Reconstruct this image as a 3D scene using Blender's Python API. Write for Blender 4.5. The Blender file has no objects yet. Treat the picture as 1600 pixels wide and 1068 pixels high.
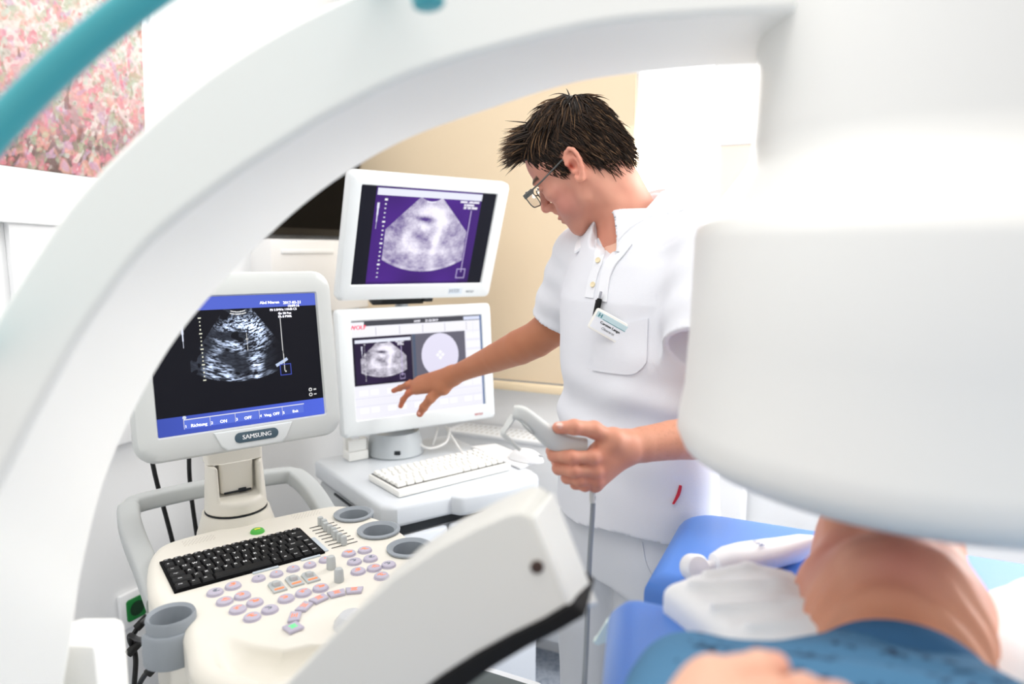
import bpy, bmesh, math, random
import numpy as np
from mathutils import Matrix, Vector

# ------------------------------------------------------------------ camera, world, lights
SC = bpy.context.scene
COL = SC.collection
FPX, CAMH, PITCH = 1067.0, 1.45, math.radians(7.66)
CT, ST = math.cos(PITCH), math.sin(PITCH)
cam = bpy.data.cameras.new('camera'); camo = bpy.data.objects.new('camera', cam); COL.objects.link(camo)
camo.location = (0, 0, CAMH); camo.rotation_euler = (math.pi / 2 - PITCH, 0, 0)
cam.sensor_width = 36; cam.lens = 36 * FPX / 1600; cam.clip_start = .02
cam.dof.use_dof = True; cam.dof.focus_distance = 1.38; cam.dof.aperture_fstop = 2.0
SC.camera = camo
SC.view_settings.view_transform = 'Standard'
try: SC.view_settings.look = 'None'
except Exception: pass
SC.view_settings.gamma = 1; SC.view_settings.use_curve_mapping = False
SC.view_settings.exposure = 0.0
W = bpy.data.worlds.new('world'); SC.world = W; W.use_nodes = True
bg = W.node_tree.nodes['Background']; bg.inputs[0].default_value = (1, .982, .952, 1); bg.inputs[1].default_value = 0.94

def area(name, loc, target, sx, sy, power, col=(1, 1, 1)):
    l = bpy.data.lights.new(name, 'AREA'); l.shape = 'RECTANGLE'; l.size = sx; l.size_y = sy; l.energy = power; l.color = col
    o = bpy.data.objects.new(name, l); COL.objects.link(o); o.location = loc
    o.rotation_euler = (Vector(target) - Vector(loc)).to_track_quat('-Z', 'Y').to_euler()
    return o
area('window_daylight', (1.50, 1.62, 1.8), (.0, .55, 1.25), 1.2, 1.4, 62, (1, .99, .97))
area('window_daylight_behind', (.373, 2.196, 1.75), (.373 - .4226, 2.196 - .9063, 1.45), .20, 1.3, 16, (1, .99, .97))
area('overhead_fill_light', (-.3, .6, 3.1), (-.3, 1.0, 0), 1.6, 1.2, 22, (1, .99, .98))  # added fill light from above

# ------------------------------------------------------------------ helpers
def ray(px, py):
    a = (px - 800) / FPX; b = (534 - py) / FPX
    return np.array([a, CT + b * ST, -ST + b * CT])
CAM = np.array([0, 0, CAMH])
def at(px, py, d): return CAM + ray(px, py) * d
def onz(px, py, z):
    r = ray(px, py); return CAM + r * ((z - CAMH) / r[2])
def onplane(px, py, p0, n):
    r = ray(px, py); return CAM + r * (np.dot(np.array(p0) - CAM, n) / np.dot(r, n))
def nrm(v): v = np.array(v, float); return v / np.linalg.norm(v)
def frame(o, x, y, z):
    return Matrix(((x[0], y[0], z[0], o[0]), (x[1], y[1], z[1], o[1]), (x[2], y[2], z[2], o[2]), (0, 0, 0, 1)))
def lin(c):
    return tuple((v / 255 / 12.92 if v / 255 <= .04045 else ((v / 255 + .055) / 1.055) ** 2.4) for v in c)

MATS = {}
def mat(name, rgb, rough=.5, spec=.5, metal=0, noise=0, nscale=40, bump=0, bscale=200, emit=0, coat=0, sss=0, trans=0):
    if name in MATS: return MATS[name]
    m = bpy.data.materials.new(name); m.use_nodes = True; nt = m.node_tree; b = nt.nodes['Principled BSDF']
    c = lin(rgb) + (1,)
    b.inputs['Base Color'].default_value = c; b.inputs['Roughness'].default_value = rough
    b.inputs['Specular IOR Level'].default_value = spec; b.inputs['Metallic'].default_value = metal
    b.inputs['Coat Weight'].default_value = coat; b.inputs['Transmission Weight'].default_value = trans
    if sss:
        b.inputs['Subsurface Weight'].default_value = sss; b.inputs['Subsurface Radius'].default_value = (.008, .003, .0015); b.inputs['Subsurface Scale'].default_value = 1
    if emit:
        b.inputs['Emission Color'].default_value = c; b.inputs['Emission Strength'].default_value = emit
    if noise or bump:
        tc = nt.nodes.new('ShaderNodeTexCoord')
    if noise:
        n = nt.nodes.new('ShaderNodeTexNoise'); n.inputs['Scale'].default_value = nscale; n.inputs['Detail'].default_value = 4
        nt.links.new(tc.outputs['Object'], n.inputs['Vector'])
        r = nt.nodes.new('ShaderNodeMapRange'); r.inputs[3].default_value = 1 - noise; r.inputs[4].default_value = 1 + noise
        nt.links.new(n.outputs['Fac'], r.inputs[0])
        mx = nt.nodes.new('ShaderNodeVectorMath'); mx.operation = 'SCALE'; mx.inputs[0].default_value = c[:3]
        nt.links.new(r.outputs[0], mx.inputs['Scale']); nt.links.new(mx.outputs[0], b.inputs['Base Color'])
    if bump:
        n = nt.nodes.new('ShaderNodeTexNoise'); n.inputs['Scale'].default_value = bscale; n.inputs['Detail'].default_value = 3
        nt.links.new(tc.outputs['Object'], n.inputs['Vector'])
        bp = nt.nodes.new('ShaderNodeBump'); bp.inputs['Strength'].default_value = bump; bp.inputs['Distance'].default_value = .002
        nt.links.new(n.outputs['Fac'], bp.inputs['Height']); nt.links.new(bp.outputs[0], b.inputs['Normal'])
    MATS[name] = m; return m
def vcmat(name, rough=.5, emit=0, sss=0, bump=0, bscale=300, spec=.4):
    if name in MATS: return MATS[name]
    m = mat(name, (200, 200, 200), rough, spec, sss=sss, bump=bump, bscale=bscale); nt = m.node_tree; b = nt.nodes['Principled BSDF']
    a = nt.nodes.new('ShaderNodeAttribute'); a.attribute_name = 'tint'
    if emit:
        b.inputs['Base Color'].default_value = (.01, .01, .012, 1)
        nt.links.new(a.outputs['Color'], b.inputs['Emission Color']); b.inputs['Emission Strength'].default_value = emit
    else: nt.links.new(a.outputs['Color'], b.inputs['Base Color'])
    return m

def mesh_np(name, V, Fc, smooth=True):
    """V (n,3), Fc (m,k) arrays -> mesh"""
    me = bpy.data.meshes.new(name); V = np.asarray(V, np.float32); Fc = np.asarray(Fc, np.int32); k = Fc.shape[1]
    me.vertices.add(len(V)); me.vertices.foreach_set('co', V.ravel())
    me.loops.add(Fc.size); me.loops.foreach_set('vertex_index', Fc.ravel())
    me.polygons.add(len(Fc)); me.polygons.foreach_set('loop_start', np.arange(0, Fc.size, k, dtype=np.int32))
    try: me.polygons.foreach_set('loop_total', np.full(len(Fc), k, dtype=np.int32))
    except Exception: pass
    me.polygons.foreach_set('use_smooth', np.full(len(Fc), smooth))
    me.update(calc_edges=True); me.validate(); return me
def tint(me, C):
    a = me.attributes.new('tint', 'FLOAT_COLOR', 'POINT'); C = np.asarray(C, np.float32)
    if C.shape[1] == 3: C = np.hstack([C, np.ones((len(C), 1), np.float32)])
    a.data.foreach_set('color', C.ravel())

class MB:
    """collects shapes into one mesh"""
    def __init__(s): s.v = []; s.f = []; s.m = []; s.sm = []
    def add(s, V, Fs, mi=0, M=None, smooth=False):
        o = len(s.v)
        for p in V:
            p = Vector([float(q) for q in p]); p = M @ p if M is not None else p
            s.v.append(tuple(p))
        for f in Fs: s.f.append(tuple(o + i for i in f)); s.m.append(mi); s.sm.append(smooth)
        return s
    def bm(s, b, mi=0, M=None, smooth=False):
        b.verts.index_update(); s.add([v.co for v in b.verts], [[v.index for v in f.verts] for f in b.faces], mi, M, smooth); b.free(); return s
    def box(s, c, sz, r=0, mi=0, M=None, segs=2, smooth=True):
        b = bmesh.new(); bmesh.ops.create_cube(b, size=1)
        bmesh.ops.scale(b, vec=Vector(sz), verts=b.verts); bmesh.ops.translate(b, vec=Vector([float(q) for q in c]), verts=b.verts)
        if r: bmesh.ops.bevel(b, geom=b.edges[:], offset=min(r, min(sz) * .49), segments=segs, affect='EDGES', profile=.5)
        return s.bm(b, mi, M, smooth and bool(r))
    def prism(s, pts, z0, z1, r=0, mi=0, M=None, segs=3, smooth=True, bottom=True):
        b = bmesh.new(); vs = [b.verts.new((p[0], p[1], z0)) for p in pts]; f = b.faces.new(vs)
        f.normal_update()
        e = bmesh.ops.extrude_face_region(b, geom=[f]); tv = [v for v in e['geom'] if isinstance(v, bmesh.types.BMVert)]
        bmesh.ops.translate(b, vec=(0, 0, z1 - z0), verts=tv)
        bmesh.ops.recalc_face_normals(b, faces=b.faces[:])
        if r:
            tv = set(tv); ed = [q for q in b.edges if (q.verts[0] in tv) == (q.verts[1] in tv)]
            if not bottom: ed = [q for q in ed if q.verts[0] in tv]
            bmesh.ops.bevel(b, geom=ed, offset=r, segments=segs, affect='EDGES', profile=.5)
        return s.bm(b, mi, M, smooth)
    def tube(s, path, rad, n=10, mi=0, M=None, closed=False, flat=1.0, up=None, cap=True):
        P = [np.array(p, float) for p in path]; N = len(P)
        R = rad if hasattr(rad, '__len__') else [rad] * N
        V = []; u = None
        for i in range(N):
            t = nrm(P[min(i + 1, N - 1)] - P[max(i - 1, 0)] + 1e-9) if not closed else nrm(P[(i + 1) % N] - P[i - 1])
            if u is None:
                a = np.array(up, float) if up is not None else np.array([0, 0, 1.]) if abs(t[2]) < .9 else np.array([1., 0, 0]); u = a
            u = nrm(u - t * np.dot(u, t)); w = np.cross(t, u)
            for k in range(n):
                q = 2 * math.pi * k / n; V.append(P[i] + R[i] * (math.cos(q) * w + math.sin(q) * u * flat))
        Fs = [(i * n + k, i * n + (k + 1) % n, (i + 1) * n + (k + 1) % n, (i + 1) * n + k) for i in range(N - 1) for k in range(n)]
        if closed: Fs += [((N - 1) * n + k, (N - 1) * n + (k + 1) % n, (k + 1) % n, k) for k in range(n)]
        elif cap: Fs += [tuple(range(n - 1, -1, -1)), tuple((N - 1) * n + k for k in range(n))]
        return s.add(V, Fs, mi, M, True)
    def lathe(s, prof, n=48, mi=0, M=None, smooth=True):
        V = [(r * math.cos(2 * math.pi * k / n), r * math.sin(2 * math.pi * k / n), z) for r, z in prof for k in range(n)]
        Fs = [(i * n + k, i * n + (k + 1) % n, (i + 1) * n + (k + 1) % n, (i + 1) * n + k) for i in range(len(prof) - 1) for k in range(n)]
        Fs += [tuple(range(n - 1, -1, -1)), tuple((len(prof) - 1) * n + k for k in range(n))]
        return s.add(V, Fs, mi, M, smooth)
    def loft(s, rings, mi=0, smooth=True, cap=True, closed=True):
        n = len(rings[0]); V = [p for r in rings for p in r]; K = n if closed else n - 1
        Fs = [(i * n + k, i * n + (k + 1) % n, (i + 1) * n + (k + 1) % n, (i + 1) * n + k) for i in range(len(rings) - 1) for k in range(K)]
        if cap and closed: Fs += [tuple(range(n - 1, -1, -1)), tuple((len(rings) - 1) * n + k for k in range(n))]
        return s.add(V, Fs, mi, None, smooth)
    def mesh(s, name, mats):
        me = bpy.data.meshes.new(name); me.from_pydata(s.v, [], s.f)
        for m in (mats if isinstance(mats, (list, tuple)) else [mats]): me.materials.append(m)
        me.polygons.foreach_set('material_index', s.m); me.polygons.foreach_set('use_smooth', s.sm)
        b = bmesh.new(); b.from_mesh(me); bmesh.ops.recalc_face_normals(b, faces=b.faces[:]); b.to_mesh(me); b.free()
        me.update(); return me

def tag(o, label=None, cat=None, group=None, kind=None):
    if label: o['label'] = label
    if cat: o['category'] = cat
    if group: o['group'] = group
    if kind: o['kind'] = kind
    return o
def auto_sharp(me, deg=38):
    try: me.set_sharp_from_angle(angle=math.radians(deg))
    except Exception: pass
def empty(name, label, cat, M=None, group=None):
    o = bpy.data.objects.new(name, None); o.empty_display_size = .05; COL.objects.link(o)
    if M is not None: o.matrix_world = M if isinstance(M, Matrix) else Matrix.Translation(Vector([float(q) for q in M]))
    return tag(o, label, cat, group)
def wm(o):
    M = o.matrix_basis.copy()
    while o.parent: o = o.parent; M = o.matrix_basis @ M
    return M
def part(name, me, m, parent, world=False, label=None, kind=None, sharp=38):
    if isinstance(me, MB): me = me.mesh(name, m)
    elif m is not None and len(me.materials) == 0: me.materials.append(m)
    if sharp: auto_sharp(me, sharp)
    o = bpy.data.objects.new(name, me); COL.objects.link(o); o.parent = parent
    if world: me.transform(wm(parent).inverted())
    if label: o['label'] = label
    if kind: o['kind'] = kind
    return o
def solo(name, me, m, label=None, cat=None, group=None, kind=None, M=None, sharp=38):
    """a thing of one mesh; without M the mesh is in world space and gets its origin at its base"""
    if isinstance(me, MB): me = me.mesh(name, m)
    elif m is not None and len(me.materials) == 0: me.materials.append(m)
    if sharp: auto_sharp(me, sharp)
    o = bpy.data.objects.new(name, me); COL.objects.link(o)
    if M is not None: o.matrix_world = M
    else:
        co = np.empty(len(me.vertices) * 3, np.float32); me.vertices.foreach_get('co', co); co = co.reshape(-1, 3)
        c = (co.min(0) + co.max(0)) / 2; b = Vector((float(c[0]), float(c[1]), float(co[:, 2].min())))
        me.transform(Matrix.Translation(-b)); o.location = b
    return tag(o, label, cat, group, kind)
def bevel_mod(o, w, segs=3, ang=30):
    m = o.modifiers.new('bevel', 'BEVEL'); m.width = w; m.segments = segs; m.limit_method = 'ANGLE'; m.angle_limit = math.radians(ang); m.harden_normals = False
def spline(P, n=8, closed=False):
    P = [np.array(p, float) for p in P]; N = len(P); out = []
    for i in range(N if closed else N - 1):
        g = (lambda k: P[k % N]) if closed else (lambda k: P[min(max(k, 0), N - 1)])
        a, b, c, d = g(i - 1), g(i), g(i + 1), g(i + 2)
        for k in range(n):
            t = k / n
            out.append(.5 * (2 * b + (c - a) * t + (2 * a - 5 * b + 4 * c - d) * t * t + (3 * b - a - 3 * c + d) * t ** 3))
    if not closed: out.append(P[-1])
    return out
def rrect(w, h, r, n=6):
    out = []
    for cx, cy, a0 in ((w / 2 - r, h / 2 - r, 0), (-w / 2 + r, h / 2 - r, 90), (-w / 2 + r, -h / 2 + r, 180), (w / 2 - r, -h / 2 + r, 270)):
        for k in range(n + 1):
            a = math.radians(a0 + 90 * k / n); out.append((cx + r * math.cos(a), cy + r * math.sin(a)))
    return out

# text glyphs, made once while the scene is still empty
GLY = {}
def prep_text(items):
    obs = []
    for s in items:
        cu = bpy.data.curves.new('t', 'FONT'); cu.body = s; cu.size = 1; cu.align_x = 'CENTER'; cu.align_y = 'CENTER'; cu.resolution_u = 2
        o = bpy.data.objects.new('t', cu); COL.objects.link(o); obs.append((s, o, cu))
    dg = bpy.context.evaluated_depsgraph_get(); dg.update()
    for s, o, cu in obs:
        me = bpy.data.meshes.new_from_object(o.evaluated_get(dg)); GLY[s] = ([tuple(v.co) for v in me.vertices], [tuple(p.vertices) for p in me.polygons])
        bpy.data.objects.remove(o); bpy.data.curves.remove(cu); bpy.data.meshes.remove(me)
def add_text(mb, s, size, M, mi=0, sx=1.0, bold=0):
    V, Fs = GLY[s]
    for dx in ((0, bold, -bold) if bold else (0,)):
        mb.add([(v[0] * size * sx + dx, v[1] * size, abs(dx) * .05) for v in V], Fs, mi, M, False)

# ------------------------------------------------------------------ implicit surfaces for bodies, cloth and moulded shells
class Vol:
    def __init__(s, lo, hi, h):
        s.lo = np.array(lo, float); s.h = h; s.n = np.maximum(((np.array(hi) - s.lo) / h).astype(int) + 2, 4)
        s.ax = [(s.lo[i] + h * np.arange(s.n[i])).astype(np.float32) for i in range(3)]
        s.D = np.full(s.n, .5, np.float32)
    def reg(s, lo, hi):
        sl = []; g = []
        for i in range(3):
            a = max(0, int((lo[i] - s.lo[i]) / s.h)); b = min(s.n[i], int((hi[i] - s.lo[i]) / s.h) + 2)
            if b <= a: return None, None
            sl.append(slice(a, b)); sh = [1, 1, 1]; sh[i] = -1; g.append(s.ax[i][a:b].reshape(sh))
        return tuple(sl), g
    def op(s, sl, d, k, mode):
        A = s.D[sl]
        if mode == 's': d = -d
        if k <= 0: R = np.minimum(A, d) if mode == 'u' else np.maximum(A, d)
        elif mode == 'u':
            h = np.clip(.5 + .5 * (A - d) / k, 0, 1); R = A + (d - A) * h - k * h * (1 - h)
        else:
            h = np.clip(.5 - .5 * (A - d) / k, 0, 1); R = A + (d - A) * h + k * h * (1 - h)
        s.D[sl] = R
    def cap(s, a, b, ra, rb, k=.01, mode='u'):
        a = np.array(a, float); b = np.array(b, float); m = max(ra, rb) + k + 3 * s.h + .012
        sl, g = s.reg(np.minimum(a, b) - m, np.maximum(a, b) + m)
        if sl is None: return s
        ab = b - a; L2 = max(float(ab @ ab), 1e-12)
        p = [g[i] - np.float32(a[i]) for i in range(3)]
        t = np.clip((p[0] * ab[0] + p[1] * ab[1] + p[2] * ab[2]) / L2, 0, 1).astype(np.float32)
        d = np.sqrt((p[0] - t * ab[0]) ** 2 + (p[1] - t * ab[1]) ** 2 + (p[2] - t * ab[2]) ** 2) - (ra + (rb - ra) * t)
        s.op(sl, d, k, mode); return s
    def chain(s, pts, rads, k=.006, mode='u'):
        P = [np.array(p, float) for p in pts]; m = max(rads) + k + 3 * s.h + .012
        sl, g = s.reg(np.min(P, 0) - m, np.max(P, 0) + m)
        if sl is None: return s
        d = None
        for i in range(len(P) - 1):
            a, b, ra, rb = P[i], P[i + 1], rads[i], rads[i + 1]; ab = b - a; L2 = max(float(ab @ ab), 1e-12)
            p = [g[j] - np.float32(a[j]) for j in range(3)]
            t = np.clip((p[0] * ab[0] + p[1] * ab[1] + p[2] * ab[2]) / L2, 0, 1).astype(np.float32)
            e = np.sqrt((p[0] - t * ab[0]) ** 2 + (p[1] - t * ab[1]) ** 2 + (p[2] - t * ab[2]) ** 2) - (ra + (rb - ra) * t)
            if d is None: d = e
            else:
                q = .0025; hh = np.clip(.5 + .5 * (d - e) / q, 0, 1); d = d + (e - d) * hh - q * hh * (1 - hh)
        s.op(sl, d, k, mode); return s
    def ell(s, c, r, R=None, k=.01, mode='u'):
        c = np.array(c, float); m = max(r) + k + 3 * s.h + .012
        sl, g = s.reg(c - m, c + m)
        if sl is None: return s
        p = [g[i] - np.float32(c[i]) for i in range(3)]
        if R is not None: p = [p[0] * R[0][i] + p[1] * R[1][i] + p[2] * R[2][i] for i in range(3)]  # columns of R = axes
        k0 = np.sqrt(sum((p[i] / r[i]) ** 2 for i in range(3))); k1 = np.sqrt(sum((p[i] / r[i] ** 2) ** 2 for i in range(3))) + 1e-9
        s.op(sl, k0 * (k0 - 1) / k1, k, mode); return s
    def field(s, f, lo, hi, k=0, mode='u'):
        sl, g = s.reg(lo, hi)
        if sl is not None: s.op(sl, np.broadcast_to(f(*g), s.D[sl].shape), k, mode)
        return s
    def val(s, p):
        q = (np.array(p) - s.lo) / s.h; i = np.floor(q).astype(int)
        if (i < 0).any() or (i >= s.n - 1).any(): return .5
        f = q - i; c = s.D[i[0]:i[0] + 2, i[1]:i[1] + 2, i[2]:i[2] + 2]
        c = c[0] * (1 - f[0]) + c[1] * f[0]; c = c[0] * (1 - f[1]) + c[1] * f[1]; return float(c[0] * (1 - f[2]) + c[1] * f[2])
    def grad(s, p):
        e = s.h; return nrm([s.val(p + np.eye(3)[i] * e) - s.val(p - np.eye(3)[i] * e) + 1e-9 for i in range(3)])
    def hit(s, px, py, d0, d1, step=.002):
        d = d0; prev = None
        while d < d1:
            v = s.val(at(px, py, d))
            if v < 0:
                return at(px, py, d - step * (0 if prev is None else -v / (prev - v + 1e-9)))
            prev = v; d += step
        return None
    def mesh(s, name):
        D = s.D; D[0] = D[-1] = .5; D[:, 0] = D[:, -1] = .5; D[:, :, 0] = D[:, :, -1] = .5
        S = D < 0; nx, ny, nz = D.shape
        c = np.zeros((nx - 1, ny - 1, nz - 1), np.uint8)
        for i in (0, 1):
            for j in (0, 1):
                for k in (0, 1): c += S[i:nx - 1 + i, j:ny - 1 + j, k:nz - 1 + k]
        act = (c > 0) & (c < 8); I = np.argwhere(act); idx = np.full(act.shape, -1, np.int32); idx[act] = np.arange(len(I))
        acc = np.zeros((len(I), 3)); cnt = np.zeros(len(I))
        cor = [(i, j, k) for i in (0, 1) for j in (0, 1) for k in (0, 1)]
        val = {q: D[I[:, 0] + q[0], I[:, 1] + q[1], I[:, 2] + q[2]] for q in cor}
        for q in cor:
            for a in range(3):
                if q[a] == 0:
                    w = list(q); w[a] = 1; w = tuple(w); A, B = val[q], val[w]; m = (A < 0) != (B < 0)
                    t = np.where(m, A / np.where(m, A - B, 1), 0); pos = np.tile(np.array(q, float), (len(I), 1)); pos[:, a] += t
                    acc[m] += pos[m]; cnt[m] += 1
        V = s.lo + (I + acc / np.maximum(cnt, 1)[:, None]) * s.h
        Fs = []
        for a in range(3):
            b, c2 = (a + 1) % 3, (a + 2) % 3
            s0 = [slice(None)] * 3; s1 = [slice(None)] * 3; s0[a] = slice(0, -1); s1[a] = slice(1, None)
            A, B = S[tuple(s0)], S[tuple(s1)]; E = np.argwhere(A != B)
            E = E[(E[:, b] > 0) & (E[:, c2] > 0)]; inside = A[E[:, 0], E[:, 1], E[:, 2]]
            def id_(db, dc):
                q = E.copy(); q[:, b] -= db; q[:, c2] -= dc; return idx[q[:, 0], q[:, 1], q[:, 2]]
            Q = np.stack([id_(0, 0), id_(1, 0), id_(1, 1), id_(0, 1)], 1); Q[~inside] = Q[~inside][:, ::-1]; Fs.append(Q)
        Fs = np.vstack(Fs); Fs = Fs[(Fs >= 0).all(1)]
        return V, Fs
def poly_sdf(U, Vv, pts):
    """2D signed distance to a polygon, arrays U,Vv"""
    d = np.full(U.shape, 1e9); ins = np.zeros(U.shape, bool); n = len(pts)
    for i in range(n):
        ax, ay = pts[i]; bx, by = pts[(i + 1) % n]; ex, ey = bx - ax, by - ay; L = ex * ex + ey * ey + 1e-12
        t = np.clip(((U - ax) * ex + (Vv - ay) * ey) / L, 0, 1); d = np.minimum(d, (U - ax - t * ex) ** 2 + (Vv - ay - t * ey) ** 2)
        if ey != 0:
            m = ((ay > Vv) != (by > Vv)) & (U < ex * (Vv - ay) / ey + ax); ins ^= m
    d = np.sqrt(d); return np.where(ins, -d, d).astype(np.float32)
def vnoise(x, y, seed=0):
    """value noise in [0,1]"""
    x = np.asarray(x, float); y = np.asarray(y, float); xi = np.floor(x).astype(np.int64); yi = np.floor(y).astype(np.int64); fx = x - xi; fy = y - yi
    fx = fx * fx * (3 - 2 * fx); fy = fy * fy * (3 - 2 * fy)
    def h(a, b):
        q = (a * 374761393 + b * 668265263 + seed * 1442695041) & 0xffffffff; q = ((q ^ (q >> 13)) * 1274126177) & 0xffffffff; return ((q ^ (q >> 16)) & 0xffff) / 65535.
    return (h(xi, yi) * (1 - fx) + h(xi + 1, yi) * fx) * (1 - fy) + (h(xi, yi + 1) * (1 - fx) + h(xi + 1, yi + 1) * fx) * fy
# ------------------------------------------------------------------ glyphs used by keys, badges and screens
QWERTZ = [['Esc', 'F1', 'F2', 'F3', 'F4', 'F5', 'F6', 'F7', 'F8', 'F9', 'F10', 'F11', 'F12', 'Ins', 'Del'],
          ['^', '1', '2', '3', '4', '5', '6', '7', '8', '9', '0', '-', '=', 'Bksp'],
          ['Tab', 'Q', 'W', 'E', 'R', 'T', 'Y', 'U', 'I', 'O', 'P', '[', ']', 'Home'],
          ['Caps', 'A', 'S', 'D', 'F', 'G', 'H', 'J', 'K', 'L', ';', "'", 'Enter', 'PgUp'],
          ['Shift', 'Z', 'X', 'C', 'V', 'B', 'N', 'M', ',', '.', '/', 'Shift', 'Up', 'PgDn'],
          ['Ctrl', 'Fn', 'Alt', ' ', '\\', 'Alt', 'Left', 'Down', 'Right']]
prep_text(sorted(set([t for r in QWERTZ for t in r if t.strip()] + ['SAMSUNG', 'WOLF', 'H', 'Carsten Lange', 'Oberarzt', 'RO', 'T',
      '1', '2', '3', '4', '5', 'Richtung', 'ON', 'OFF', 'Vmg. OFF', 'Exit', '1 2 3', 'Abd Nieren', '2017-03-21', '10:09:16', '21.03.2017', '10:09',
      'F0 3.5MHz 110dB C5', 'Gn 50 Pen', 'FA 8 P90%', 'IIII'])))

# ------------------------------------------------------------------ room
A2 = np.array([.4226, .9063, 0]); W2 = np.array([.9063, -.4226, 0])
LW = np.array([-1.04, 1.79, 0]); CORN = np.array([-.62, 2.69, 0]); BN = -A2; LN = W2
Z3 = np.array([0, 0, 1.])
white_wall = mat('white_wall_paint', (244, 245, 246), .8, .2, noise=.01, nscale=6, bump=.06, bscale=90)
white_paint = mat('white_lacquer', (246, 247, 248), .45, .4, noise=.008, nscale=8)
def wallbox(name, o, d, n, s0, s1, z0, z1, t, m, kind='structure', bevel=0):
    b = MB(); b.box((0, 0, 0), (s1 - s0, t, z1 - z0), bevel)
    c = o + d * (s0 + s1) / 2 - n * t / 2; M = frame((c[0], c[1], (z0 + z1) / 2), d, np.cross(Z3, d), Z3)
    return solo(name, b, m, kind=kind, M=M)
wallbox('wall_left', CORN, A2, LN, -4.2, 0.02, 0, 3.2, .12, white_wall)
wallbox('wall_back', CORN, W2, BN, -.12, 4.2, 0, 3.2, .12, white_wall)
fl = MB(); fl.box((0.6, .8, -.05), (8, 8, .1))
fm = mat('speckled_blue_vinyl', (158, 166, 180), .45, .4); nt = fm.node_tree
tc = nt.nodes.new('ShaderNodeTexCoord'); n1 = nt.nodes.new('ShaderNodeTexNoise'); n1.inputs['Scale'].default_value = 55; n1.inputs['Detail'].default_value = 8
n2 = nt.nodes.new('ShaderNodeTexVoronoi'); n2.inputs['Scale'].default_value = 160
cr = nt.nodes.new('ShaderNodeValToRGB'); cr.color_ramp.elements[0].position = .35; cr.color_ramp.elements[0].color = lin((122, 136, 160)) + (1,); cr.color_ramp.elements[1].position = .68; cr.color_ramp.elements[1].color = lin((184, 192, 204)) + (1,)
mxx = nt.nodes.new('ShaderNodeMath'); mxx.operation = 'MULTIPLY_ADD'; mxx.inputs[1].default_value = .25
nt.links.new(tc.outputs['Object'], n1.inputs['Vector']); nt.links.new(tc.outputs['Object'], n2.inputs['Vector'])
nt.links.new(n2.outputs['Distance'], mxx.inputs[0]); nt.links.new(n1.outputs['Fac'], mxx.inputs[2]); nt.links.new(mxx.outputs[0], cr.inputs['Fac'])
nt.links.new(cr.outputs['Color'], nt.nodes['Principled BSDF'].inputs['Base Color'])
solo('floor', fl, fm, kind='structure', M=Matrix())
wallbox('baseboard_left', CORN + LN * .012, A2, LN, -4.2, 0, 0, .08, .012, white_paint)
wallbox('baseboard_back', CORN + BN * .012, W2, BN, 0, 4.2, 0, .08, .012, white_paint)
def sz(o, d, n, px, py, off=0):
    p = onplane(px, py, o + n * off, n); return float((p - o) @ d), float(p[2])

# window further along the back wall (behind the big drum), daylight comes through it
WM = frame(CORN + W2 * 2.46 + BN * .0 + Z3 * 1.75, W2, Z3, np.cross(W2, Z3))
wf = MB()
for c, s in (((0, .72, 0), (1.5, .07, .07)), ((0, -.72, 0), (1.5, .07, .07)), ((.72, 0, 0), (.07, 1.4, .07)), ((-.72, 0, 0), (.07, 1.4, .07)), ((0, 0, 0), (.06, 1.4, .06))):
    wf.box(c, s, .006)
wfo = solo('window_1', wf, white_paint, kind='structure', M=WM)
gl = MB(); gl.box((0, 0, .0), (1.4, 1.38, .008))
part('window_pane', gl, mat('window_sky_glow', (250, 252, 255), .1, .5, emit=1.2), wfo)

def window(name, s0_, s1_, z0_, z1_):
    M = frame(CORN + W2 * (s0_ + s1_) / 2 + Z3 * (z0_ + z1_) / 2, W2, Z3, np.cross(W2, Z3)); w_, h_ = s1_ - s0_, z1_ - z0_
    b = MB()
    for c, q in (((0, h_ / 2, 0), (w_ + .03, .015, .03)), ((0, -h_ / 2, 0), (w_ + .03, .015, .03)), ((w_ / 2, 0, 0), (.015, h_, .03)), ((-w_ / 2, 0, 0), (.015, h_, .03))): b.box(c, q, .004)
    o = solo(name, b, white_paint, kind='structure', M=M); b = MB(); b.box((0, 0, .004), (w_, h_, .008)); part('window_pane', b, mat('window_sky_glow', (250, 252, 255)), o)
sA, _ = sz(CORN, W2, BN, 992, 300, .05); sB, _ = sz(CORN, W2, BN, 1110, 300, .05)
window('window_2', sA - .008, sB - .0, 1.0, 2.5); print('WIN', sA, sB, CORN + W2 * (sA + sB) / 2)

# roller blind
s0 = .06; s1, _ = sz(CORN, W2, BN, 990, 300, .05); _, zb = sz(CORN, W2, BN, 830, 613, .05)
beige = mat('beige_blind_cloth', (233, 213, 183), .85, .15, noise=.02, nscale=3, bump=.15, bscale=700)
beige_bar = mat('beige_blind_bar', (240, 220, 186), .5, .3)
BM = frame(CORN + W2 * (s0 + s1) / 2 + BN * .05 + Z3 * zb, W2, A2, Z3)
bl = empty('roller_blind', 'beige roller blind pulled down over the window behind the man', 'blind', BM)
b = MB(); wbl = s1 - s0; b.box((0, 0, .72 + .02), (wbl, .004, 1.4)); part('blind_cloth', b, beige, bl)
b = MB(); b.box((0, -.004, .018), (wbl, .018, .03), .006); part('bottom_bar', b, beige_bar, bl)
b = MB(); b.box((0, .0, 1.47), (wbl + .02, .075, .08), .012); part('roller_cassette', b, white_paint, bl)

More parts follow.
